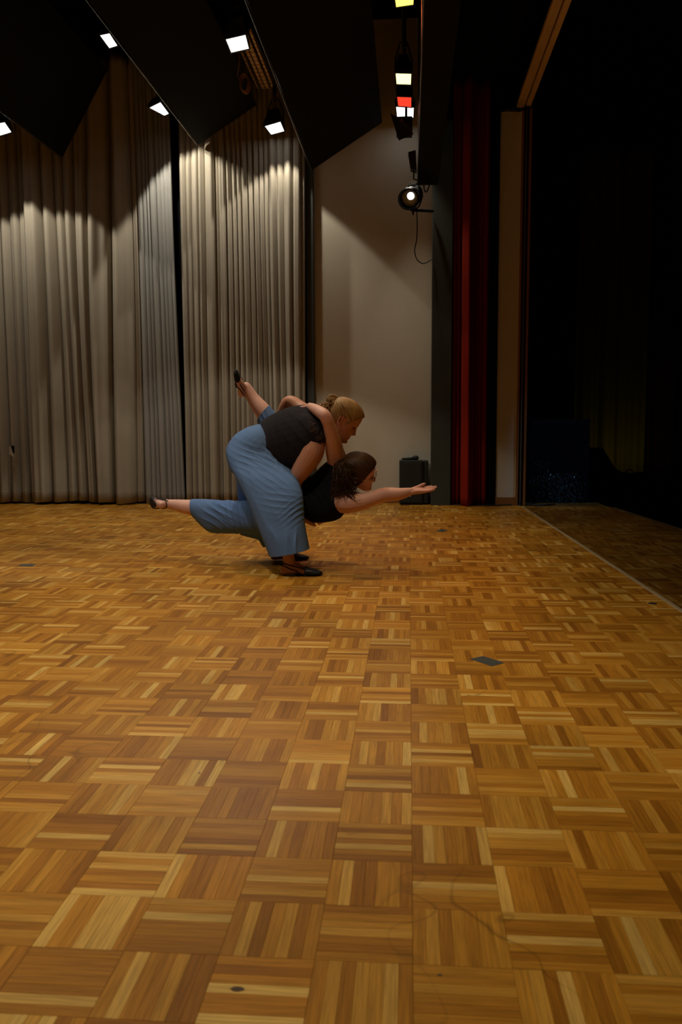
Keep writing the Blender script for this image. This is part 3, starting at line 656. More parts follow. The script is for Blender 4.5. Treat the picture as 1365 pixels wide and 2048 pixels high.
#PEOPLE
# ------------------------------------------------------------------ people
class Body:
    """collects closed volumes that are fused into one continuous surface"""
    def __init__(s): s.mb = MB()
    def rings(s, rings):
        n = len(rings[0]); base = [v for r in rings for v in r]; fs = []
        for i in range(len(rings) - 1):
            for k in range(n): fs.append((i * n + k, i * n + (k + 1) % n, (i + 1) * n + (k + 1) % n, (i + 1) * n + k))
        c0 = sum((Vector(v) for v in rings[0]), Vector()) / n; c1 = sum((Vector(v) for v in rings[-1]), Vector()) / n
        b = len(base); base += [c0, c1]; e = (len(rings) - 1) * n
        for k in range(n):
            fs.append((b, (k + 1) % n, k)); fs.append((b + 1, e + k, e + (k + 1) % n))
        s.mb.add(base, fs)
    def loft(s, st, n=28, sub=5, tilt=0.0, cap=True, power=2.3):
        """st: (xa,ya, xb,yb, Y, half_depth[, tilt]) silhouette edge points in the picture at depth Y"""
        rows = []
        for q in st:
            a, b = at(q[0], q[1], q[4]), at(q[2], q[3], q[4]); tl = q[6] if len(q) > 6 else tilt
            rows.append([*(a + b) / 2, *(a - b) / 2, 0, q[5], q[5] * tl])
        R_ = catmull(rows, sub); rings = []
        def ring(r, k=1.0, off=Vector((0, 0, 0))):
            c = Vector(r[0:3]) + off; u = Vector(r[3:6]) * k; v = Vector(r[6:9]) * k; out = []
            for j in range(n):
                t = 2 * PI * j / n; ct, st_ = math.cos(t), math.sin(t)
                p_ = 2 / power; x = math.copysign(abs(ct) ** p_, ct); y = math.copysign(abs(st_) ** p_, st_)
                out.append(c + u * x + v * y)
            return out
        if cap:
            d = (Vector(R_[0][0:3]) - Vector(R_[1][0:3])).normalized(); h = 0.35 * min(Vector(R_[0][3:6]).length, Vector(R_[0][6:9]).length)
            rings += [ring(R_[0], .55, d * h * .9), ring(R_[0], .85, d * h * .55)]
        rings += [ring(r) for r in R_]
        if cap:
            d = (Vector(R_[-1][0:3]) - Vector(R_[-2][0:3])).normalized(); h = 0.35 * min(Vector(R_[-1][3:6]).length, Vector(R_[-1][6:9]).length)
            rings += [ring(R_[-1], .85, d * h * .55), ring(R_[-1], .55, d * h * .9)]
        s.rings(rings)
    def limb(s, st, n=20, sub=7, world=False):
        """st: (px,py,Y,r) or world (x,y,z,r)"""
        rows = [[*(Vector(q[:3]) if world else at(*q[:3])), q[3]] for q in st]
        R_ = catmull(rows, sub); pts = [Vector(r[:3]) for r in R_]; rs = [r[3] for r in R_]
        d0 = (pts[0] - pts[1]).normalized(); d1 = (pts[-1] - pts[-2]).normalized()
        pts = [pts[0] + d0 * rs[0] * .9, pts[0] + d0 * rs[0] * .6] + pts + [pts[-1] + d1 * rs[-1] * .6, pts[-1] + d1 * rs[-1] * .9]
        rs = [rs[0] * .42, rs[0] * .8] + rs + [rs[-1] * .8, rs[-1] * .42]
        s.mb.tube(pts, rs, n)
    def ball(s, c, rx, ry=None, rz=None, rot=None, n=16):
        ry = ry or rx; rz = rz or rx; rings = []
        for i in range(1, n // 2):
            a = PI * i / (n // 2); rings.append([])
            for k in range(n):
                b = 2 * PI * k / n; v = Vector((rx * math.sin(a) * math.cos(b), ry * math.sin(a) * math.sin(b), rz * math.cos(a)))
                rings[-1].append(Vector(c) + ((rot @ v) if rot else v))
        s.rings(rings)
    def fuse(s, name, voxel, smooth=6, parent=None, mats=(), deform=None, fac=0.5):
        me = s.mb.mesh('tmp'); bm = bmesh.new(); bm.from_mesh(me); bmesh.ops.recalc_face_normals(bm, faces=bm.faces[:]); bm.to_mesh(me); bm.free()
        o = bpy.data.objects.new('tmp', me); col.objects.link(o)
        r = o.modifiers.new('r', 'REMESH'); r.mode = 'VOXEL'; r.voxel_size = voxel; r.adaptivity = 0
        if smooth:
            sm_ = o.modifiers.new('s', 'SMOOTH'); sm_.factor = fac; sm_.iterations = smooth
        dg = bpy.context.evaluated_depsgraph_get(); dg.update()
        m2 = bpy.data.meshes.new_from_object(o.evaluated_get(dg)); bpy.data.objects.remove(o); m2.name = name
        if deform is not None:
            co = np.empty(len(m2.vertices) * 3); m2.vertices.foreach_get('co', co); co = co.reshape(-1, 3)
            no = np.empty(len(m2.vertices) * 3); m2.vertices.foreach_get('normal', no); no = no.reshape(-1, 3)
            co = co + no * deform(co, no)[:, None]; m2.vertices.foreach_set('co', co.ravel()); m2.update()
        m2.polygons.foreach_set('use_smooth', np.ones(len(m2.polygons), dtype=bool)); m2.materials.clear()
        return link(name, m2, parent, list(mats))

def cut_plane(o, a, b, out, cond=None):
    """open hem: cut the garment at the plane through a and b along the depth axis"""
    n = (b - a).cross(Vector((0, 1, 0))).normalized()
    if n.dot(out) < 0: n = -n
    off = o.matrix_world.translation.copy() if o.parent is None else Vector()
    bm = bmesh.new(); bm.from_mesh(o.data)
    fs = [f for f in bm.faces if cond is None or cond(f.calc_center_median())]
    g_ = fs + list({e for f in fs for e in f.edges}) + list({v for f in fs for v in f.verts})
    bmesh.ops.bisect_plane(bm, geom=g_, plane_co=a, plane_no=n, clear_outer=True)
    bm.to_mesh(o.data); bm.free(); o.data.polygons.foreach_set('use_smooth', [True] * len(o.data.polygons))
    if 'hem' not in o.modifiers:
        md = o.modifiers.new('hem', 'SOLIDIFY'); md.thickness = .003
def frame(fwd, up):
    f = Vector(fwd).normalized(); u = Vector(up); u = (u - f * u.dot(f)).normalized(); l = u.cross(f)   # left
    return f, l, u
HEADT = [(-.116, .070, .045, .012), (-.112, .082, .030, .024), (-.100, .089, .012, .037), (-.085, .0885, -.012, .047), (-.068, .086, -.042, .054), (-.05, .086, -.064, .060),
         (-.03, .087, -.080, .065), (0, .086, -.094, .070), (.02, .089, -.099, .073), (.05, .091, -.101, .076), (.075, .083, -.096, .072),
         (.093, .066, -.083, .062), (.106, .042, -.062, .046), (.114, .016, -.034, .026), (.117, -.002, -.016, .010)]
def head_rows(n): return catmull([list(r) for r in HEADT], n)
def g(x, s_): return math.exp(-(x / s_) ** 2)
def face_bump(v, w):
    a = abs(v)
    t = min(1, max(0, (.018 - w) / .052))                      # nose ridge 0 at bridge -> 1 at tip
    nose = 0
    if w > -.036: nose = (.003 + .021 * t ** 1.2) * math.exp(-(a / (.0065 + .006 * t)) ** 2) * (1 if w < .018 else max(0, 1 - (w - .018) / .01))
    elif w > -.050: nose = .024 * (1 - (-.036 - w) / .014) * math.exp(-(a / .0125) ** 2)
    nose += .006 * g(a - .0125, .006) * g(w + .038, .008)
    eye = -.012 * g(a - .031, .015) * g(w - .000, .011)
    brow = .005 * g(a - .026, .024) * g(w - .022, .009)
    cheek = .005 * g(a - .042, .018) * g(w + .03, .02)
    lips = .0065 * g(a, .021) * (g(w + .060, .0055) + .95 * g(w + .072, .006)) - .0035 * g(a, .018) * g(w + .066, .0022)
    chin = .006 * g(a, .018) * g(w + .100, .011) - .003 * g(a, .02) * g(w + .084, .006)
    return nose + eye + brow + cheek + lips + chin
def head_points(o, F3, k, n=72, sub=4, hair=None):
    f, l, u = F3; rings = []
    for (w_, fr, bk_, hw) in head_rows(sub):
        c = (fr + bk_) / 2; a = (fr - bk_) / 2; ring = []
        for j in range(n):
            t = 2 * PI * j / n; ct, st_ = math.cos(t), math.sin(t)
            x = c + a * math.copysign(abs(ct) ** .92, ct); y = hw * math.copysign(abs(st_) ** .88, st_)
            if ct > 0: x += face_bump(y, w_) * min(1, ct * 2.2)
            if hair is not None:
                d = hair(x, y, w_); nx, ny, nz = (x - 0) / .1, y / .075, (w_ - .01) / .11
                L_ = math.sqrt(nx * nx + ny * ny + nz * nz) or 1
                x += d * nx / L_; y += d * ny / L_; ww = w_ + d * nz / L_
            else: ww = w_
            ring.append(o + (f * x + l * y + u * ww) * k)
        rings.append(ring)
    return rings
def hairline(x):
    return float(np.interp(x, [-.11, -.07, -.04, -.022, -.012, .005, .02, .038, .058, .075, .092], [-.075, -.066, -.045, -.02, .022, .024, .012, .006, .038, .060, .072]))
def add_head(body, o, F3, k=1.0):
    body.rings(head_points(o, F3, k))
    f, l, u = F3
    for sgn in (-1, 1):      # ears
        c = o + (f * -.008 + l * (sgn * .073) + u * .002) * k
        pts = []
        for t in np.linspace(-1.9, 2.5, 12):
            pts.append(c + (f * (-.013 * math.cos(t) * 1.0 - .002) + u * (.026 * math.sin(t) + .002) + l * sgn * (.010 - .002 * math.sin(t))) * k)
        body.limb([(*p, .0042 * k) for p in pts], 8, 2, True)
        body.limb([(*(c - u * .022 * k + f * .004 * k), .006 * k), (*(c + u * .014 * k), .007 * k)], 8, 2, True)
def add_hand(body, wrist, d, s_, k=1.0, curl=(.25, .3, .35, .4), spread=.06, thumb=.6, tcurl=.2):
    """d pointing direction, s_ thumb side; fingers curl toward n = palm normal"""
    d = Vector(d).normalized(); s_ = Vector(s_); s_ = (s_ - d * s_.dot(d)).normalized(); n = d.cross(s_)
    W = Vector(wrist)
    for q, lat in enumerate((.027, .009, -.009, -.026)):
        kn = W + (d * (.088 - .006 * abs(q - 1.2)) + s_ * lat) * k
        body.limb([(*(W + s_ * lat * .6 * k), .0155 * k), (*(W + (kn - W) * .55 + s_ * lat * .1 * k), .0145 * k), (*kn, .0118 * k)], 10, 3, True)
        L_ = (.042, .048, .044, .034)[q], (.026, .030, .028, .021)[q], (.021, .022, .021, .019)[q]
        ang = 0; p = kn; dd = (d + s_ * spread * (1.3 - q) * 1.0).normalized(); pts = [(*p, .0105 * k)]
        for j in range(3):
            ang += curl[q] * (.7, 1.1, .8)[j]
            v = dd * math.cos(ang) + n * math.sin(ang); p = p + v * L_[j] * k; pts.append((*p, (.0095, .0085, .0068)[j] * k))
        body.limb(pts, 10, 3, True)
    b = W + (d * .022 + s_ * .024) * k; v1 = (d * math.cos(thumb) + s_ * math.sin(thumb) + n * .25).normalized()
    p1 = b + v1 * .040 * k; v2 = (v1 + d * tcurl + n * .15).normalized(); p2 = p1 + v2 * .032 * k; p3 = p2 + (v2 + d * tcurl).normalized() * .024 * k
    body.limb([(*b, .016 * k), (*p1, .0125 * k), (*p2, .0105 * k), (*p3, .008 * k)], 10, 3, True)
FT = [(-.058, .014, .010, .030), (-.045, .026, .0, .056), (-.02, .030, .0, .074), (.02, .031, .004, .078), (.055, .034, .006, .060), (.095, .040, .0, .042), (.125, .042, .0, .031), (.155, .036, .0, .024), (.175, .024, .003, .018), (.183, .012, .006, .013)]
def foot_ring(o, F3, row, k, grow=0.0, n=20):
    x, hw, lo, hi = row; f, l, u = F3; out = []
    for j in range(n):
        t = 2 * PI * j / n; ct, st_ = math.cos(t), math.sin(t)
        zc = (lo + hi) / 2; zz = zc + ((hi - lo) / 2 + grow) * math.copysign(abs(st_) ** .8, st_)
        wd = (hw + grow) * (1 - .35 * max(0, (zz - .02) / .06)); y = wd * math.copysign(abs(ct) ** .8, ct)
        out.append(o + (f * x + l * y + u * zz) * k)
    return out
def add_foot(body, o, F3, ankle, k=1.0, r=.036, ah=.085):
    body.rings([foot_ring(o, F3, r_, k) for r_ in catmull([list(q) for q in FT], 3)])
    f, l, u = F3
    body.limb([(*(o + (f * .0 + u * .045) * k), .033 * k), (*(o + (f * -.004 + u * ah) * k), .031 * k), (*ankle, r)], 14, 4, True)
def add_shoe(o, F3, root, k=1.0, writing=False, x0c=.085):
    f, l, u = F3; rows = [r_ for r_ in catmull([list(q) for q in FT], 4)]
    B = Body(); cap = [foot_ring(o, F3, r_, k, .0035) for r_ in rows if r_[0] > x0c]
    cap.append([o + (f * .1885 + u * .010) * k + (p - (o + (f * .183 + u * .0095) * k)) * .5 for p in cap[-1]])
    B.rings(cap)
    B.rings([[o + (f * x + l * y * 1 + u * z) * k for (x, y, z) in ((xx, hw, -.003), (xx, hw, .006), (xx, -hw, .006), (xx, -hw, -.003))] for xx, hw in ((.03, .012), (.06, .028), (.10, .042))])
    sh = B.fuse('slipper', .0022 * k, 4, root, [M['shoe']]); sh['label'] = 'black slingback dance slipper'
    for sgn in (-1, 1):
        mb = MB()
        for (z0, x0, z1) in ((.036, .088, .070), (.004, .060, .056)):
            P_ = [o + (f * x + l * (sgn * y) + u * z) * k for (x, y, z) in ((x0, .040 if z0 > .02 else .036, z0), (.045, .036, z0 + (z1 - z0) * .35), (0, .034, z0 + (z1 - z0) * .65), (-.035, .029, z1 * .97), (-.052, .020, z1), (-.060, .0, z1))]
            mb.tube(catmull(P_, 4), .0032 * k, 6)
        mb.build('strap', M['shoe'], sh, True)
    if writing:      # tiny illegible white stitching on the outer side of the toe cap
        mb = MB()
        for j in range(7):
            x = .098 + j * .0052; p = o + (f * x + l * (-.0445) + u * (.029 - .02 * (x - .098))) * k
            mb.tube([p, p + (f * .003 + u * (.0015 if j % 2 else .0002)) * k], .0009, 5)
        mb.build('side_lettering', mat('white_thread', (.8, .8, .8), .6), sh)['label'] = 'tiny white lettering on the side'
    return sh

def skin_material(name, base, tint):
    m = mat(name, base, .5, .35, noise=.10, nscale=9); nt = m.node_tree; b = nt.nodes['Principled BSDF']
    b.inputs['Subsurface Weight'].default_value = 0.12; b.inputs['Subsurface Radius'].default_value = (.012, .005, .003); b.inputs['Subsurface Scale'].default_value = 1.0
    at_ = nt.nodes.new('ShaderNodeAttribute'); at_.attribute_name = 'tint'
    src = b.inputs['Base Color'].links[0].from_socket; mx = nt.nodes.new('ShaderNodeMix'); mx.data_type = 'RGBA'
    nt.links.new(at_.outputs['Fac'], mx.inputs['Factor']); nt.links.new(src, mx.inputs['A']); mx.inputs['B'].default_value = (*tint, 1)
    nt.links.new(mx.outputs['Result'], b.inputs['Base Color']); return m
M['skinA'] = skin_material('skin_warm', (.52, .245, .155), (.34, .09, .065))
M['skinB'] = skin_material('skin_fair', (.64, .36, .285), (.46, .14, .11))
def cloth(name, c, **k): return mat(name, c, .9, .15, **k)
M['blue'] = cloth('blue_jersey', (.10, .178, .35), noise=.07, nscale=30, bump=.25, bscale=260)
M['blueB'] = cloth('blue_jersey_b', (.096, .170, .34), noise=.07, nscale=30, bump=.25, bscale=260)
M['topA'] = cloth('black_top', (.013, .011, .014), noise=.15, nscale=20, bump=.15, bscale=200)
M['topB'] = cloth('black_leotard', (.006, .006, .009), noise=.15, nscale=20)
M['lace'] = mat('lace', (.055, .036, .030), .8, .2)
M['shoe'] = mat('shoe_black', (.010, .010, .012), .7, .3)
def hairmat(name, c1, c2):
    m = mat(name, c1, .45, .5, noise=0); nt = m.node_tree; b = nt.nodes['Principled BSDF']
    at_ = nt.nodes.new('ShaderNodeAttribute'); at_.attribute_name = 'strand'
    n = nt.nodes.new('ShaderNodeTexNoise'); n.noise_dimensions = '2D'; n.inputs['Scale'].default_value = 1; n.inputs['Detail'].default_value = 4
    nt.links.new(at_.outputs['Vector'], n.inputs['Vector'])
    r = nt.nodes.new('ShaderNodeMapRange'); r.inputs[1].default_value = .3; r.inputs[2].default_value = .7; nt.links.new(n.outputs['Fac'], r.inputs[0])
    mx = nt.nodes.new('ShaderNodeMix'); mx.data_type = 'RGBA'; mx.inputs['A'].default_value = (*c1, 1); mx.inputs['B'].default_value = (*c2, 1)
    nt.links.new(r.outputs[0], mx.inputs['Factor']); nt.links.new(mx.outputs['Result'], b.inputs['Base Color'])
    bp = nt.nodes.new('ShaderNodeBump'); bp.inputs['Strength'].default_value = .6; bp.inputs['Distance'].default_value = .003
    nt.links.new(n.outputs['Fac'], bp.inputs['Height']); nt.links.new(bp.outputs[0], b.inputs['Normal'])
    b.inputs['Roughness'].default_value = .5; b.inputs['Specular IOR Level'].default_value = .25; return m
M['blonde'] = hairmat('hair_blonde', (.12, .060, .018), (.52, .33, .135))
M['brown'] = hairmat('hair_brown', (.012, .006, .003), (.085, .040, .016))

def tint(o, fn):
    me = o.data; n = len(me.vertices); co = np.empty(n * 3); me.vertices.foreach_get('co', co); co = co.reshape(-1, 3)
    a = me.attributes.new('tint', 'FLOAT', 'POINT'); a.data.foreach_set('value', fn(co).astype(np.float32))
def strand_attr(me, gather, axis, kk=55.0, rr=6.0):
    """2-D coordinate: angle around the gather axis (fine) and distance from it (coarse)"""
    n = len(me.vertices); co = np.empty(n * 3); me.vertices.foreach_get('co', co); co = co.reshape(-1, 3) - np.array(gather)
    ax = np.array(Vector(axis).normalized()); a = np.array(Vector(axis).orthogonal().normalized()); b = np.cross(ax, a)
    th = np.arctan2(co @ b, co @ a); r = np.linalg.norm(co, axis=1)
    v = np.zeros((n, 3)); v[:, 0] = np.cos(th) * kk * .6 + np.sin(th * 2) * kk * .3; v[:, 0] = th * kk / 2; v[:, 1] = r * rr * 4
    at_ = me.attributes.new('strand', 'FLOAT_VECTOR', 'POINT'); at_.data.foreach_set('vector', v.astype(np.float32).ravel())
def hair_cap(name, o, F3, k, gather, axis, m_, root, thick=.011, line=hairline):
    r_ = np.random.default_rng(3)
    def hf(x, y, w_):
        d = w_ - line(x); t = min(1, max(0, (d + .004) / .020)); s3 = t * t * (3 - 2 * t)
        return -.007 + (thick + .007) * s3
    rings = head_points(o, F3, k, 120, 8, hf)
    B = Body(); B.rings(rings); me = B.mb.mesh(name)
    for p in me.polygons: p.use_smooth = True
    strand_attr(me, gather, axis); return link(name, me, root, [m_])
def strands(name, paths, r0, r1, m_, parent, nseg=6, sides=5):
    mb = MB(); att = []
    for i, P_ in enumerate(paths):
        pts = catmull(P_, nseg); L_ = len(pts); rs = [r0 + (r1 - r0) * (j / (L_ - 1)) for j in range(L_)]
        n0 = len(mb.v); mb.tube(pts, rs, sides)
        for j in range(len(mb.v) - n0): att.append((i * 3.7, (j // sides) * .15, 0))
    me = mb.mesh(name)
    for p in me.polygons: p.use_smooth = True
    at_ = me.attributes.new('strand', 'FLOAT_VECTOR', 'POINT'); at_.data.foreach_set('vector', np.array(att, dtype=np.float32).ravel())
    return link(name, me, parent, [m_])
def folds(seedv, amp, comps):
    """wrinkle field; comps: list of (centre px,py,Y, radius, direction px vec, wavelength, strength)"""
    C_ = []
    for (px, py, Y, rad, dx, dz, wl, st_) in comps:
        c = np.array(at(px, py, Y)); v = np.array([dx, 0, -dz], float); v /= np.linalg.norm(v); nrm = np.array([-v[2], 0, v[0]])
        C_.append((c, rad, v, nrm, wl, st_))
    r = np.random.default_rng(seedv)
    K = r.normal(0, 1, (6, 3)) * 16; P_ = r.uniform(0, 6, 6)
    def fn(co, no):
        warp = sum(np.sin(co @ K[i] + P_[i]) for i in range(6)) / 6
        out = amp * .35 * warp
        for (c, rad, v, nrm, wl, st_) in C_:
            d = co - c; al = d @ v; ac = d @ nrm
            wgt = np.exp(-(al / rad) ** 2 - (ac / (rad * .8)) ** 2)
            ph = ac / wl * 2 * PI + 2.2 * warp + al * 3
            rdg = (1 - np.abs(np.sin(ph / 2))) ** 1.5
            out = out + amp * st_ * wgt * (rdg - .3)
        return out
    return fn

# ---------- the standing dancer, bent forward
pA = empty('person', fl(575, 1138)); pA.location.z = 0
tag(pA, 'blonde dancer bending forward in black lace top and wide blue trousers, holding the other dancer', 'person', 'two dancers')
FA = frame(_R0 * .80 + Vector((0, -.04, -.58)), _R0 * .585 + Vector((0, -.16, .80)))
oA = at(688, 840, 5.0)
bA = Body()
bA.loft([(512, 860, 545, 905, 5.05, .135), (535, 845, 566, 920, 5.05, .125), (562, 830, 590, 920, 5.04, .135), (592, 822, 620, 905, 5.03, .15), (618, 822, 645, 888, 5.02, .15), (640, 828, 660, 875, 5.01, .08)], tilt=.35)
bA.limb([(640, 845, 5.02, .062), (660, 850, 5.01, .056), (678, 852, 5.0, .055), (686, 842, 5.0, .05)])       # neck
add_head(bA, oA, FA, 1.0)
bA.limb([(630, 880, 4.91, .064), (624, 905, 4.90, .070), (607, 934, 4.91, .060), (591, 960, 4.93, .045), (589, 975, 4.94, .040), (594, 1005, 4.94, .036), (598, 1034, 4.95, .025)])
add_hand(bA, at(599, 1038, 4.95), _R0 * .62 + Vector((0, .75, -.10)), Vector((0, -.9, -.1)), .95, curl=(.10, .2, .3, .42), thumb=.25)
bA.limb([(622, 835, 5.16, .055), (600, 816, 5.22, .046), (580, 803, 5.25, .037), (569, 817, 5.27, .037), (560, 850, 5.31, .032), (554, 885, 5.34, .025)])
add_hand(bA, at(554, 888, 5.34), Vector((.1, .2, -1)), Vector((1, .2, 0)), .95)
# hips and legs under the cloth
bA.loft([(500, 870, 545, 920, 5.05, .14), (470, 885, 548, 945, 5.05, .15), (468, 915, 535, 960, 5.05, .13)])
bA.limb([(508, 925, 4.97, .07), (548, 960, 4.89, .062), (578, 992, 4.83, .046), (578, 1030, 4.81, .045), (576, 1075, 4.79, .044), (577, 1112, 4.78, .033), (577, 1125, 4.78, .032)])
bA.limb([(512, 925, 5.16, .085), (535, 965, 5.22, .07), (555, 1008, 5.27, .055), (558, 1045, 5.29, .048), (556, 1085, 5.30, .036), (556, 1098, 5.30, .032)])
fn_ = fl(563 + 14, 1150); fn_.z = 0.0
FN = frame(_R0 + Vector((0, -.08, 0)), (0, 0, 1)); oN = Vector((at(581, 1140, 4.78).x, 4.78, 0.004))
FFt = frame(_R0 + Vector((0, .10, 0)), (0, 0, 1)); oF = Vector((at(560, 1110, 5.30).x, 5.30, 0.004))
kA = 1.0
add_foot(bA, oN, FN, at(577, 1112, 4.78), kA, .033); add_foot(bA, oF, FFt, at(556, 1086, 5.30), kA, .033)
body = bA.fuse('body', .0028, 9, pA, [M['skinA']])
def tA(co):
    f, l, u = (np.array(v) for v in FA); d = co - np.array(oA); x, y, w_ = d @ f, d @ l, d @ u
    t = .9 * np.exp(-(np.abs(y) / .020) ** 4 - ((w_ + .066) / .0095) ** 2) * (x > .06)
    t += .45 * np.exp(-((np.abs(y) - .028) / .020) ** 4 - ((w_ - .021) / .005) ** 2) * (x > .04)
    return np.clip(t, 0, 1)
tint(body, tA)
def eyes(o, F3, root):
    f, l, u = F3
    for sg in (-1, 1):
        B = MB(); c = o + f * .0755 + l * (sg * .031) + u * .001
        mb = MB(); pts = [c - l * .012, c - l * .006 + f * .005, c + f * .0065, c + l * .006 + f * .005, c + l * .012]
        mb.tube(pts, [.0012, .0035, .0045, .0035, .0012], 10); mb.build('eye', M['eye'], root, True)
M['eye'] = mat('eye_dark', (.03, .02, .015), .25)
eyes(oA, FA, pA)
# trousers
tB = Body()
tB.loft([(515, 849, 557, 907, 5.05, .150), (494, 855, 561, 925, 5.05, .172), (470, 871, 563, 945, 5.05, .182), (454, 898, 552, 962, 5.05, .175), (457, 925, 535, 968, 5.05, .14)], power=2.2)
tB.loft([(470, 872, 566, 905, 4.99, .10), (455, 903, 574, 926, 4.96, .112), (459, 928, 585, 942, 4.92, .11), (471, 952, 597, 962, 4.87, .104), (487, 983, 606, 989, 4.83, .098), (500, 1013, 608, 1019, 4.81, .104), (512, 1043, 610, 1045, 4.80, .112), (525, 1074, 614, 1072, 4.79, .122), (539, 1109, 619, 1096, 4.79, .132), (546, 1128, 624, 1112, 4.79, .136)], power=2.15)
tB.loft([(480, 880, 560, 915, 5.10, .10), (468, 930, 575, 945, 5.18, .10), (474, 965, 585, 975, 5.23, .095), (478, 1003, 588, 1010, 5.27, .09), (500, 1050, 592, 1052, 5.30, .095), (530, 1100, 600, 1093, 5.31, .10)], power=2.15)
cA = folds(5, .0060, [(548, 935, 4.85, .13, 1, .62, .030, 1.0), (500, 915, 4.85, .10, 1, .35, .034, .8), (560, 905, 4.9, .08, .25, 1, .026, .9), (590, 1025, 4.72, .07, 1, -.75, .028, 1.1),
                       (560, 1000, 4.75, .09, 1, .15, .035, .6), (595, 1085, 4.72, .06, .1, 1, .055, 1.5), (550, 1080, 4.72, .10, .42, 1, .08, 1.0), (525, 1030, 4.75, .12, .5, 1, .09, .7), (500, 940, 4.8, .10, .55, 1, .06, .6)])
trA = tB.fuse('trousers', .0040, 22, pA, [M['blue']], cA); cut_plane(trA, at(539, 1111, 4.79), at(619, 1097, 4.79), Vector((0, 0, -1))); trA['label'] = 'wide blue jersey trousers'
mb = MB()
wl_ = [at(514, 847, 4.95), at(536, 858, 4.83), at(548, 880, 4.82), at(556, 908, 4.88)]
# top
B = Body()
B.loft([(519, 847, 554, 905, 5.05, .148), (534, 836, 566, 934, 5.05, .158), (558, 824, 588, 940, 5.04, .160), (588, 815, 620, 925, 5.03, .172), (614, 815, 643, 900, 5.02, .176), (634, 822, 656, 884, 5.01, .11)], tilt=.35, power=2.2)
B.limb([(612, 850, 4.95, .070), (628, 864, 4.91, .070), (633, 872, 4.90, .070)])
B.limb([(618, 830, 5.10, .055), (612, 826, 5.16, .052)])
cT = folds(8, .005, [(560, 880, 4.85, .12, .3, 1, .05, 1.0), (600, 870, 4.85, .12, 1, .8, .06, .8), (575, 920, 4.85, .1, .4, 1, .04, 1.0)])
tpA = B.fuse('top', .0038, 30, pA, [M['topA']], cT); tpA['label'] = 'black sleeveless top with lace shoulders'
# lace yoke: openwork petals over the near shoulder
mb = MB(); r_ = np.random.default_rng(4)
dg = bpy.context.evaluated_depsgraph_get()
def on_surface(obj, px, py):
    d = ray(px, py).normalized(); inv = obj.matrix_world.inverted()
    ok, loc, no, _ = obj.ray_cast(CAM - obj.matrix_world.translation, d, distance=20)
    return (loc + obj.matrix_world.translation, no) if ok else (None, None)
bpy.context.view_layer.update()
for (a, b, c_, d_) in ((618, 832, 630, 860), (628, 858, 645, 880), (622, 845, 640, 870), (640, 872, 652, 890)):
    for j in range(9):
        px, py = r_.uniform(a, c_), r_.uniform(b, d_); P_, N_ = on_surface(tpA, px, py)
        if P_ is None: continue
        t1 = N_.orthogonal().normalized(); t2 = N_.cross(t1); R0_ = r_.uniform(.007, .013); a0 = r_.uniform(0, 6)
        pts = [P_ + N_ * .001 + (t1 * math.cos(a0 + q) * R0_ + t2 * math.sin(a0 + q) * R0_ * .6) for q in np.linspace(0, 2 * PI, 9)]
        mb.tube(pts, .0014, 4, caps=False)
        mb.tube([P_ + N_ * .001 - t1 * R0_ * .8, P_ + N_ * .0015, P_ + N_ * .001 + t1 * R0_ * .8], [.001, .0035, .001], 4)
if mb.v: mb.build('lace_yoke', M['lace'], tpA)['kind'] = 'stuff'
add_shoe(oN, FN, pA, kA, True); add_shoe(oF, FFt, pA, kA)
# hair
gA = at(676, 806, 5.0); axA = (gA - oA).normalized()
hc = hair_cap('hair', oA, FA, 1.0, gA, axA, M['blonde'], pA, .012); hc['label'] = 'blonde hair pulled back'
bunc = at(665, 801, 4.99); r_ = np.random.default_rng(11); paths = []
e1, e2 = Vector((.8, 0, -.6)).normalized(), Vector((0, 1, 0)); e3 = e1.cross(e2)
for j in range(70):       # wound bun
    ph = r_.uniform(0, 6.28); tiltv = r_.uniform(-.5, .5); rad = r_.uniform(.028, .037); A1 = Vector(r_.normal(0, 1, 3) + np.array([0, 1.3, 0])).normalized(); e2 = A1.orthogonal().normalized(); e3 = A1.cross(e2)
    pts = []
    for q in range(7):
        a = ph + q * .75; pts.append(bunc + e2 * rad * math.cos(a) + e3 * rad * math.sin(a) * .95 + A1 * (tiltv * .012 + .003 * math.sin(a * 2 + j)))
    paths.append(pts)
for j in range(80):       # loose curls behind the bun
    c = bunc + Vector((r_.uniform(-.085, .005), r_.uniform(-.05, .04), r_.uniform(-.06, -.004))); c.z -= max(0, -(c.x - bunc.x) - .02) * .35; pts = []
    R0_ = r_.uniform(.006, .014); ph = r_.uniform(0, 6)
    for q in range(8):
        a = ph + q * .9; pts.append(c + Vector((R0_ * math.cos(a) - q * .0015, R0_ * math.sin(a) * .7, R0_ * math.sin(a + .8) - q * .0012)))
    paths.append(pts)
B = Body(); B.ball(bunc, .031); me = B.mb.mesh('bun_core'); me.polygons.foreach_set('use_smooth', [True] * len(me.polygons)); strand_attr(me, bunc, (0, 1, 0)); bc_ = link('bun_core', me, hc, [M['blonde']])
bn = strands('bun', paths, .0030, .0012, M['blonde'], pA); bn['label'] = 'messy curly blonde bun'
paths = []
f, l, u = FA
for j in range(16):       # strands before the ear and flyaways
    s0 = oA + f * (.02 + .012 * r_.uniform()) + l * -.074 + u * (.03 + .01 * r_.uniform()); paths.append([s0, s0 + f * .010 - u * .014 - l * .004, s0 + f * (.004 * r_.uniform()) - u * (.03 + .012 * r_.uniform()) - l * .002])
strands('loose_strands', paths, .0012, .0005, M['blonde'], hc)

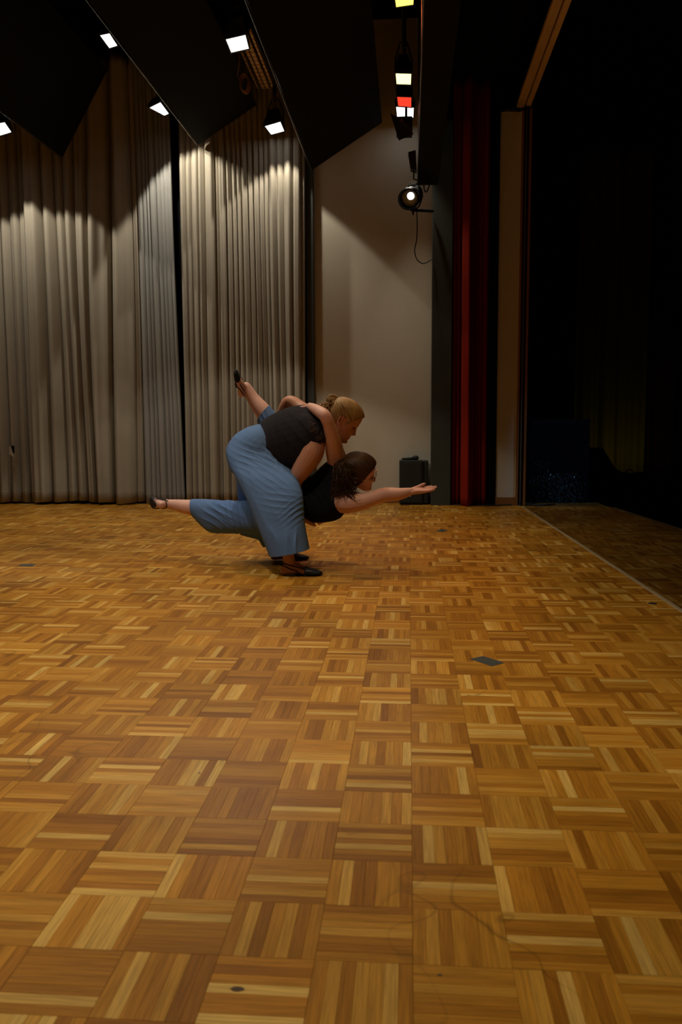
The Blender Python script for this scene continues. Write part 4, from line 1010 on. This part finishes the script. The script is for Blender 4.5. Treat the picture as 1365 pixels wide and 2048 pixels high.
# ---------- the carried dancer, stretched out horizontally
pB = empty('person', at(610, 1000, 5.05)); tag(pB, 'brown-haired dancer with glasses carried horizontally, one arm stretched forward, legs flung back', 'person', 'two dancers')
FB = frame(_R0 * .97 + Vector((0, -.04, -.19)), _R0 * .17 + Vector((0, -.50, .84)))
oB = at(719, 945, 4.98)
bB = Body()
bB.loft([(555, 992, 560, 1042, 5.08, .12), (590, 975, 592, 1035, 5.07, .115), (620, 962, 626, 1032, 5.06, .12), (645, 940, 658, 1030, 5.04, .12), (668, 925, 684, 1018, 5.02, .10), (688, 940, 700, 995, 5.0, .07)], tilt=.25)
bB.limb([(672, 962, 5.02, .062), (690, 960, 5.0, .056), (706, 956, 4.99, .052), (716, 945, 4.99, .05)])
add_head(bB, oB, FB, .96)
bB.limb([(682, 1002, 4.95, .070), (700, 1004, 4.93, .068), (724, 1003, 4.92, .052), (748, 996, 4.92, .043), (772, 989, 4.92, .042), (798, 988, 4.92, .036), (822, 983, 4.93, .023)])
add_hand(bB, at(823, 983, 4.93), _R0 * .86 + Vector((0, .40, .07)), Vector((-.35, .80, .30)), .92, curl=(.02, .06, .10, .10), thumb=.12, spread=.06)
bB.limb([(676, 925, 5.0, .062), (670, 902, 4.95, .054), (666, 878, 4.90, .046), (659, 852, 4.85, .036), (651, 833, 4.83, .036), (640, 824, 4.88, .034), (628, 817, 4.96, .029), (620, 813, 5.03, .023)])
add_hand(bB, at(620, 813, 5.03), _R0 * -.85 + Vector((0, .50, -.12)), Vector((0.3, .9, .1)), .88, curl=(.18, .2, .2, .25), thumb=.5)
bB.loft([(590, 980, 592, 1040, 5.08, .12), (550, 990, 552, 1052, 5.08, .14), (525, 1000, 527, 1052, 5.08, .12)])
bB.limb([(540, 1028, 5.06, .082), (490, 1028, 5.12, .070), (440, 1022, 5.17, .058), (410, 1016, 5.2, .052), (382, 1015, 5.24, .050), (352, 1010, 5.28, .036), (330, 1007, 5.31, .026)])
bB.limb([(552, 1005, 5.14, .085), (560, 940, 5.30, .072), (559, 880, 5.40, .060), (545, 848, 5.42, .056), (526, 822, 5.44, .054), (508, 799, 5.46, .042), (493, 774, 5.47, .032)])
# low foot: toe pointing left and toward the camera; raised foot: toe up, sole to the left
FL = frame(Vector((-.70, -.62, .04)), Vector((.10, .05, -1.0)) * 1); FL = frame(Vector((-.56, .82, .03)), Vector((.82, .56, .12)))
ank = at(330, 1007, 5.31)
oL = ank - FL[2] * .055
add_foot(bB, oL, FL, ank, .88, .028)
FU = frame(Vector((.02, -.72, .70)), Vector((.93, -.2, .25))); anku = at(492, 773, 5.47)
oU = at(475, 780, 5.46); add_foot(bB, oU, FU, anku, .90, .028, .058)
body = bB.fuse('body', .0028, 9, pB, [M['skinB']])
elb = np.array(at(654, 830, 4.80)); fing = np.array(at(860, 975, 4.93))
def tBf(co):
    f, l, u = (np.array(v) for v in FB); d = (co - np.array(oB)) / .96; x, y, w_ = d @ f, d @ l, d @ u
    t = .9 * np.exp(-(np.abs(y) / .020) ** 4 - ((w_ + .066) / .0095) ** 2) * (x > .06)
    t += .6 * np.exp(-((np.abs(y) - .028) / .020) ** 4 - ((w_ - .021) / .005) ** 2) * (x > .04)
    t += .45 * np.exp(-(np.linalg.norm(co - elb, axis=1) / .028) ** 2) + .25 * np.exp(-(np.linalg.norm(co - fing, axis=1) / .04) ** 2)
    return np.clip(t, 0, 1)
tint(body, tBf)
eyes(oB, FB, pB)
# trousers
B = Body()
B.loft([(372, 997, 378, 1029, 5.25, .068), (383, 998, 388, 1034, 5.24, .070), (402, 998, 409, 1056, 5.21, .080), (425, 999, 425, 1066, 5.18, .085), (460, 1001, 460, 1067, 5.14, .09), (495, 1000, 497, 1068, 5.11, .10), (530, 985, 532, 1070, 5.09, .13), (570, 972, 575, 1052, 5.08, .135), (603, 957, 600, 1040, 5.07, .125)], power=2.15)
B.loft([(484, 1046, 484, 1071, 5.2, .05), (505, 1046, 506, 1076, 5.2, .06), (535, 1040, 540, 1083, 5.18, .08), (560, 1030, 565, 1070, 5.15, .08)], power=2.1)
B.loft([(506, 833, 531, 801, 5.44, .064), (515, 842, 539, 811, 5.44, .066), (519, 858, 555, 830, 5.43, .075), (524, 890, 588, 870, 5.42, .085), (520, 940, 590, 935, 5.34, .095), (515, 1000, 590, 990, 5.20, .11)], power=2.15)
cB = folds(15, .0065, [(480, 1030, 5.05, .12, .35, 1, .034, 1.3), (510, 1020, 5.0, .10, .25, 1, .028, 1.4), (430, 1035, 5.1, .10, 1, .6, .045, 1.1), (455, 1015, 5.1, .1, 1, .35, .04, .9), (530, 840, 5.36, .08, .55, 1, .03, 1.2)])
trB = B.fuse('trousers', .0040, 22, pB, [M['blueB']], cB); cut_plane(trB, at(383, 998, 5.24), at(388, 1034, 5.24), Vector((-1, 0, 0)), lambda c: c.x < at(430, 1000, 5.2).x); cut_plane(trB, at(515, 842, 5.44), at(539, 811, 5.44), Vector((-1, 0, .8)), lambda c: c.z > .78); trB['label'] = 'wide blue jersey trousers, one leg stretched back, one raised'
# top
B = Body()
B.loft([(600, 956, 604, 1040, 5.07, .132), (622, 953, 630, 1042, 5.06, .130), (644, 932, 655, 1042, 5.04, .128), (664, 918, 680, 1036, 5.02, .112), (676, 925, 694, 1020, 5.01, .085)], tilt=.25, power=2.2)
B.limb([(668, 940, 5.0, .055), (672, 930, 4.99, .05)]); B.limb([(668, 1000, 4.97, .068), (676, 1004, 4.955, .070)])
tpB = B.fuse('top', .0038, 30, pB, [M['topB']], folds(9, .004, [(640, 1000, 4.9, .12, .5, 1, .05, 1.0)])); tpB['label'] = 'black sleeveless top'
mb = MB(); mb.tube(catmull([at(650, 1040, 4.98), at(668, 1037, 4.95), at(681, 1030, 4.93)], 5), [.006] * 11, 8) if False else None
add_shoe(oL, FL, pB, .88, x0c=.085); add_shoe(oU, FU, pB, .90, x0c=.105)
# hair: cap, hair tie, ponytail
gB = at(693, 925, 4.97); axB = (gB - oB).normalized()
def lineB(x): return float(np.interp(x, [-.11, -.07, -.04, -.012, .01, .03, .045, .06, .075, .092], [-.09, -.085, -.075, -.062, -.050, -.025, .012, .038, .058, .072]))
hc = hair_cap('hair', oB, FB, .96, gB, axB, M['brown'], pB, .014, lineB); hc['label'] = 'brown hair pulled back'
mb = MB(); pts = [gB + Vector((0, .016 * math.cos(a), .016 * math.sin(a))) for a in np.linspace(0, 2 * PI, 17)]; mb.tube(pts, .006, 8, caps=False); mb.build('hair_tie', M['shoe'], hc, True)
r_ = np.random.default_rng(5); paths = []
for j in range(560):
    a = r_.uniform(0, 6.28); q = r_.uniform(0, 1) ** .5
    end = at(r_.uniform(664, 712), r_.uniform(952, 1000), 4.90 + r_.uniform(-.05, .06))
    p0 = gB + Vector((0, .012 * math.cos(a) * q, .012 * math.sin(a) * q))
    p1 = at(682 + r_.normal(0, 4), 931 + r_.normal(0, 5), 4.93 + r_.normal(0, .02))
    p2 = at(r_.uniform(666, 700), r_.uniform(940, 962), 4.88 + r_.normal(0, .025))
    w1 = Vector((r_.normal(0, .010), r_.normal(0, .008), 0)); mid = (p2 + end) / 2 + w1
    e2_ = end + Vector((r_.normal(0, .012), 0, r_.normal(0, .008)))
    paths.append([p0, p1, p2, mid, end, e2_])
pt = strands('ponytail', paths, .0024, .0009, M['brown'], pB, 5, 4); pt['label'] = 'wavy brown ponytail falling over the shoulder'
B = Body(); B.limb([(*gB, .016), (*at(682, 934, 4.95), .034), (*at(682, 953, 4.92), .049), (*at(688, 972, 4.92), .046), (*at(690, 988, 4.92), .028)], 14, 4, True)
me = B.mb.mesh('ponytail_core')
for p in me.polygons: p.use_smooth = True
strand_attr(me, gB, axB); link('ponytail_core', me, pt, [M['brown']])
paths = []
f, l, u = FB
for j in range(26):
    s0 = oB + f * r_.uniform(-.06, .01) + l * -.070 + u * r_.uniform(-.05, -.01)
    paths.append([s0, s0 + Vector((r_.normal(0, .006), -.004, -.03)), s0 + Vector((r_.normal(0, .01), 0, -.055 - .02 * r_.uniform()))])
strands('loose_strands', paths, .0016, .0006, M['brown'], hc)
# glasses
gl = MB(); ge = o_ = None
for sg in (-1, 1):
    c = oB + (f * .1035 + l * (sg * .033) + u * .000) * .96
    pts = [c + l * .025 * math.cos(a) + u * .019 * math.sin(a) - f * .005 * abs(math.cos(a)) * (1 if math.cos(a) * sg > 0 else 0) for a in np.linspace(0, 2 * PI, 25)]
    gl.tube(pts, .0016, 6, caps=False)
    gl.tube([c + l * (sg * .025) + u * .006, oB + f * .06 + l * (sg * .076) + u * .006, oB - f * .006 + l * (sg * .079) + u * .004], .0014, 6)
cb_ = oB + f * .105 * .96 + u * .004; gl.tube([cb_ - l * .009, cb_ + f * .004, cb_ + l * .009], .0014, 6)
glo = gl.build('glasses', mat('wire_rim', (.55, .42, .36), .25, .5, 1.0), pB, True); glo['label'] = 'thin metal-rimmed glasses'
for sg in (-1, 1):
    mb = MB(); c = oB + (f * .1030 + l * (sg * .033)) * .96; n = 20
    mb.add([c + l * .024 * math.cos(2 * PI * k / n) + u * .018 * math.sin(2 * PI * k / n) for k in range(n)] + [c + f * .001 + l * .024 * math.cos(2 * PI * k / n) + u * .018 * math.sin(2 * PI * k / n) for k in range(n)],
           [tuple(range(n)), tuple(range(n, 2 * n))] + [(k, (k + 1) % n, n + (k + 1) % n, n + k) for k in range(n)])
    if 'lens_clear' not in bpy.data.materials:
        lm = mat('lens_clear', (1, 1, 1), .02); lm.node_tree.nodes['Principled BSDF'].inputs['Transmission Weight'].default_value = 1; lm.node_tree.nodes['Principled BSDF'].inputs['IOR'].default_value = 1.1
    mb.build('lens', bpy.data.materials['lens_clear'], glo)
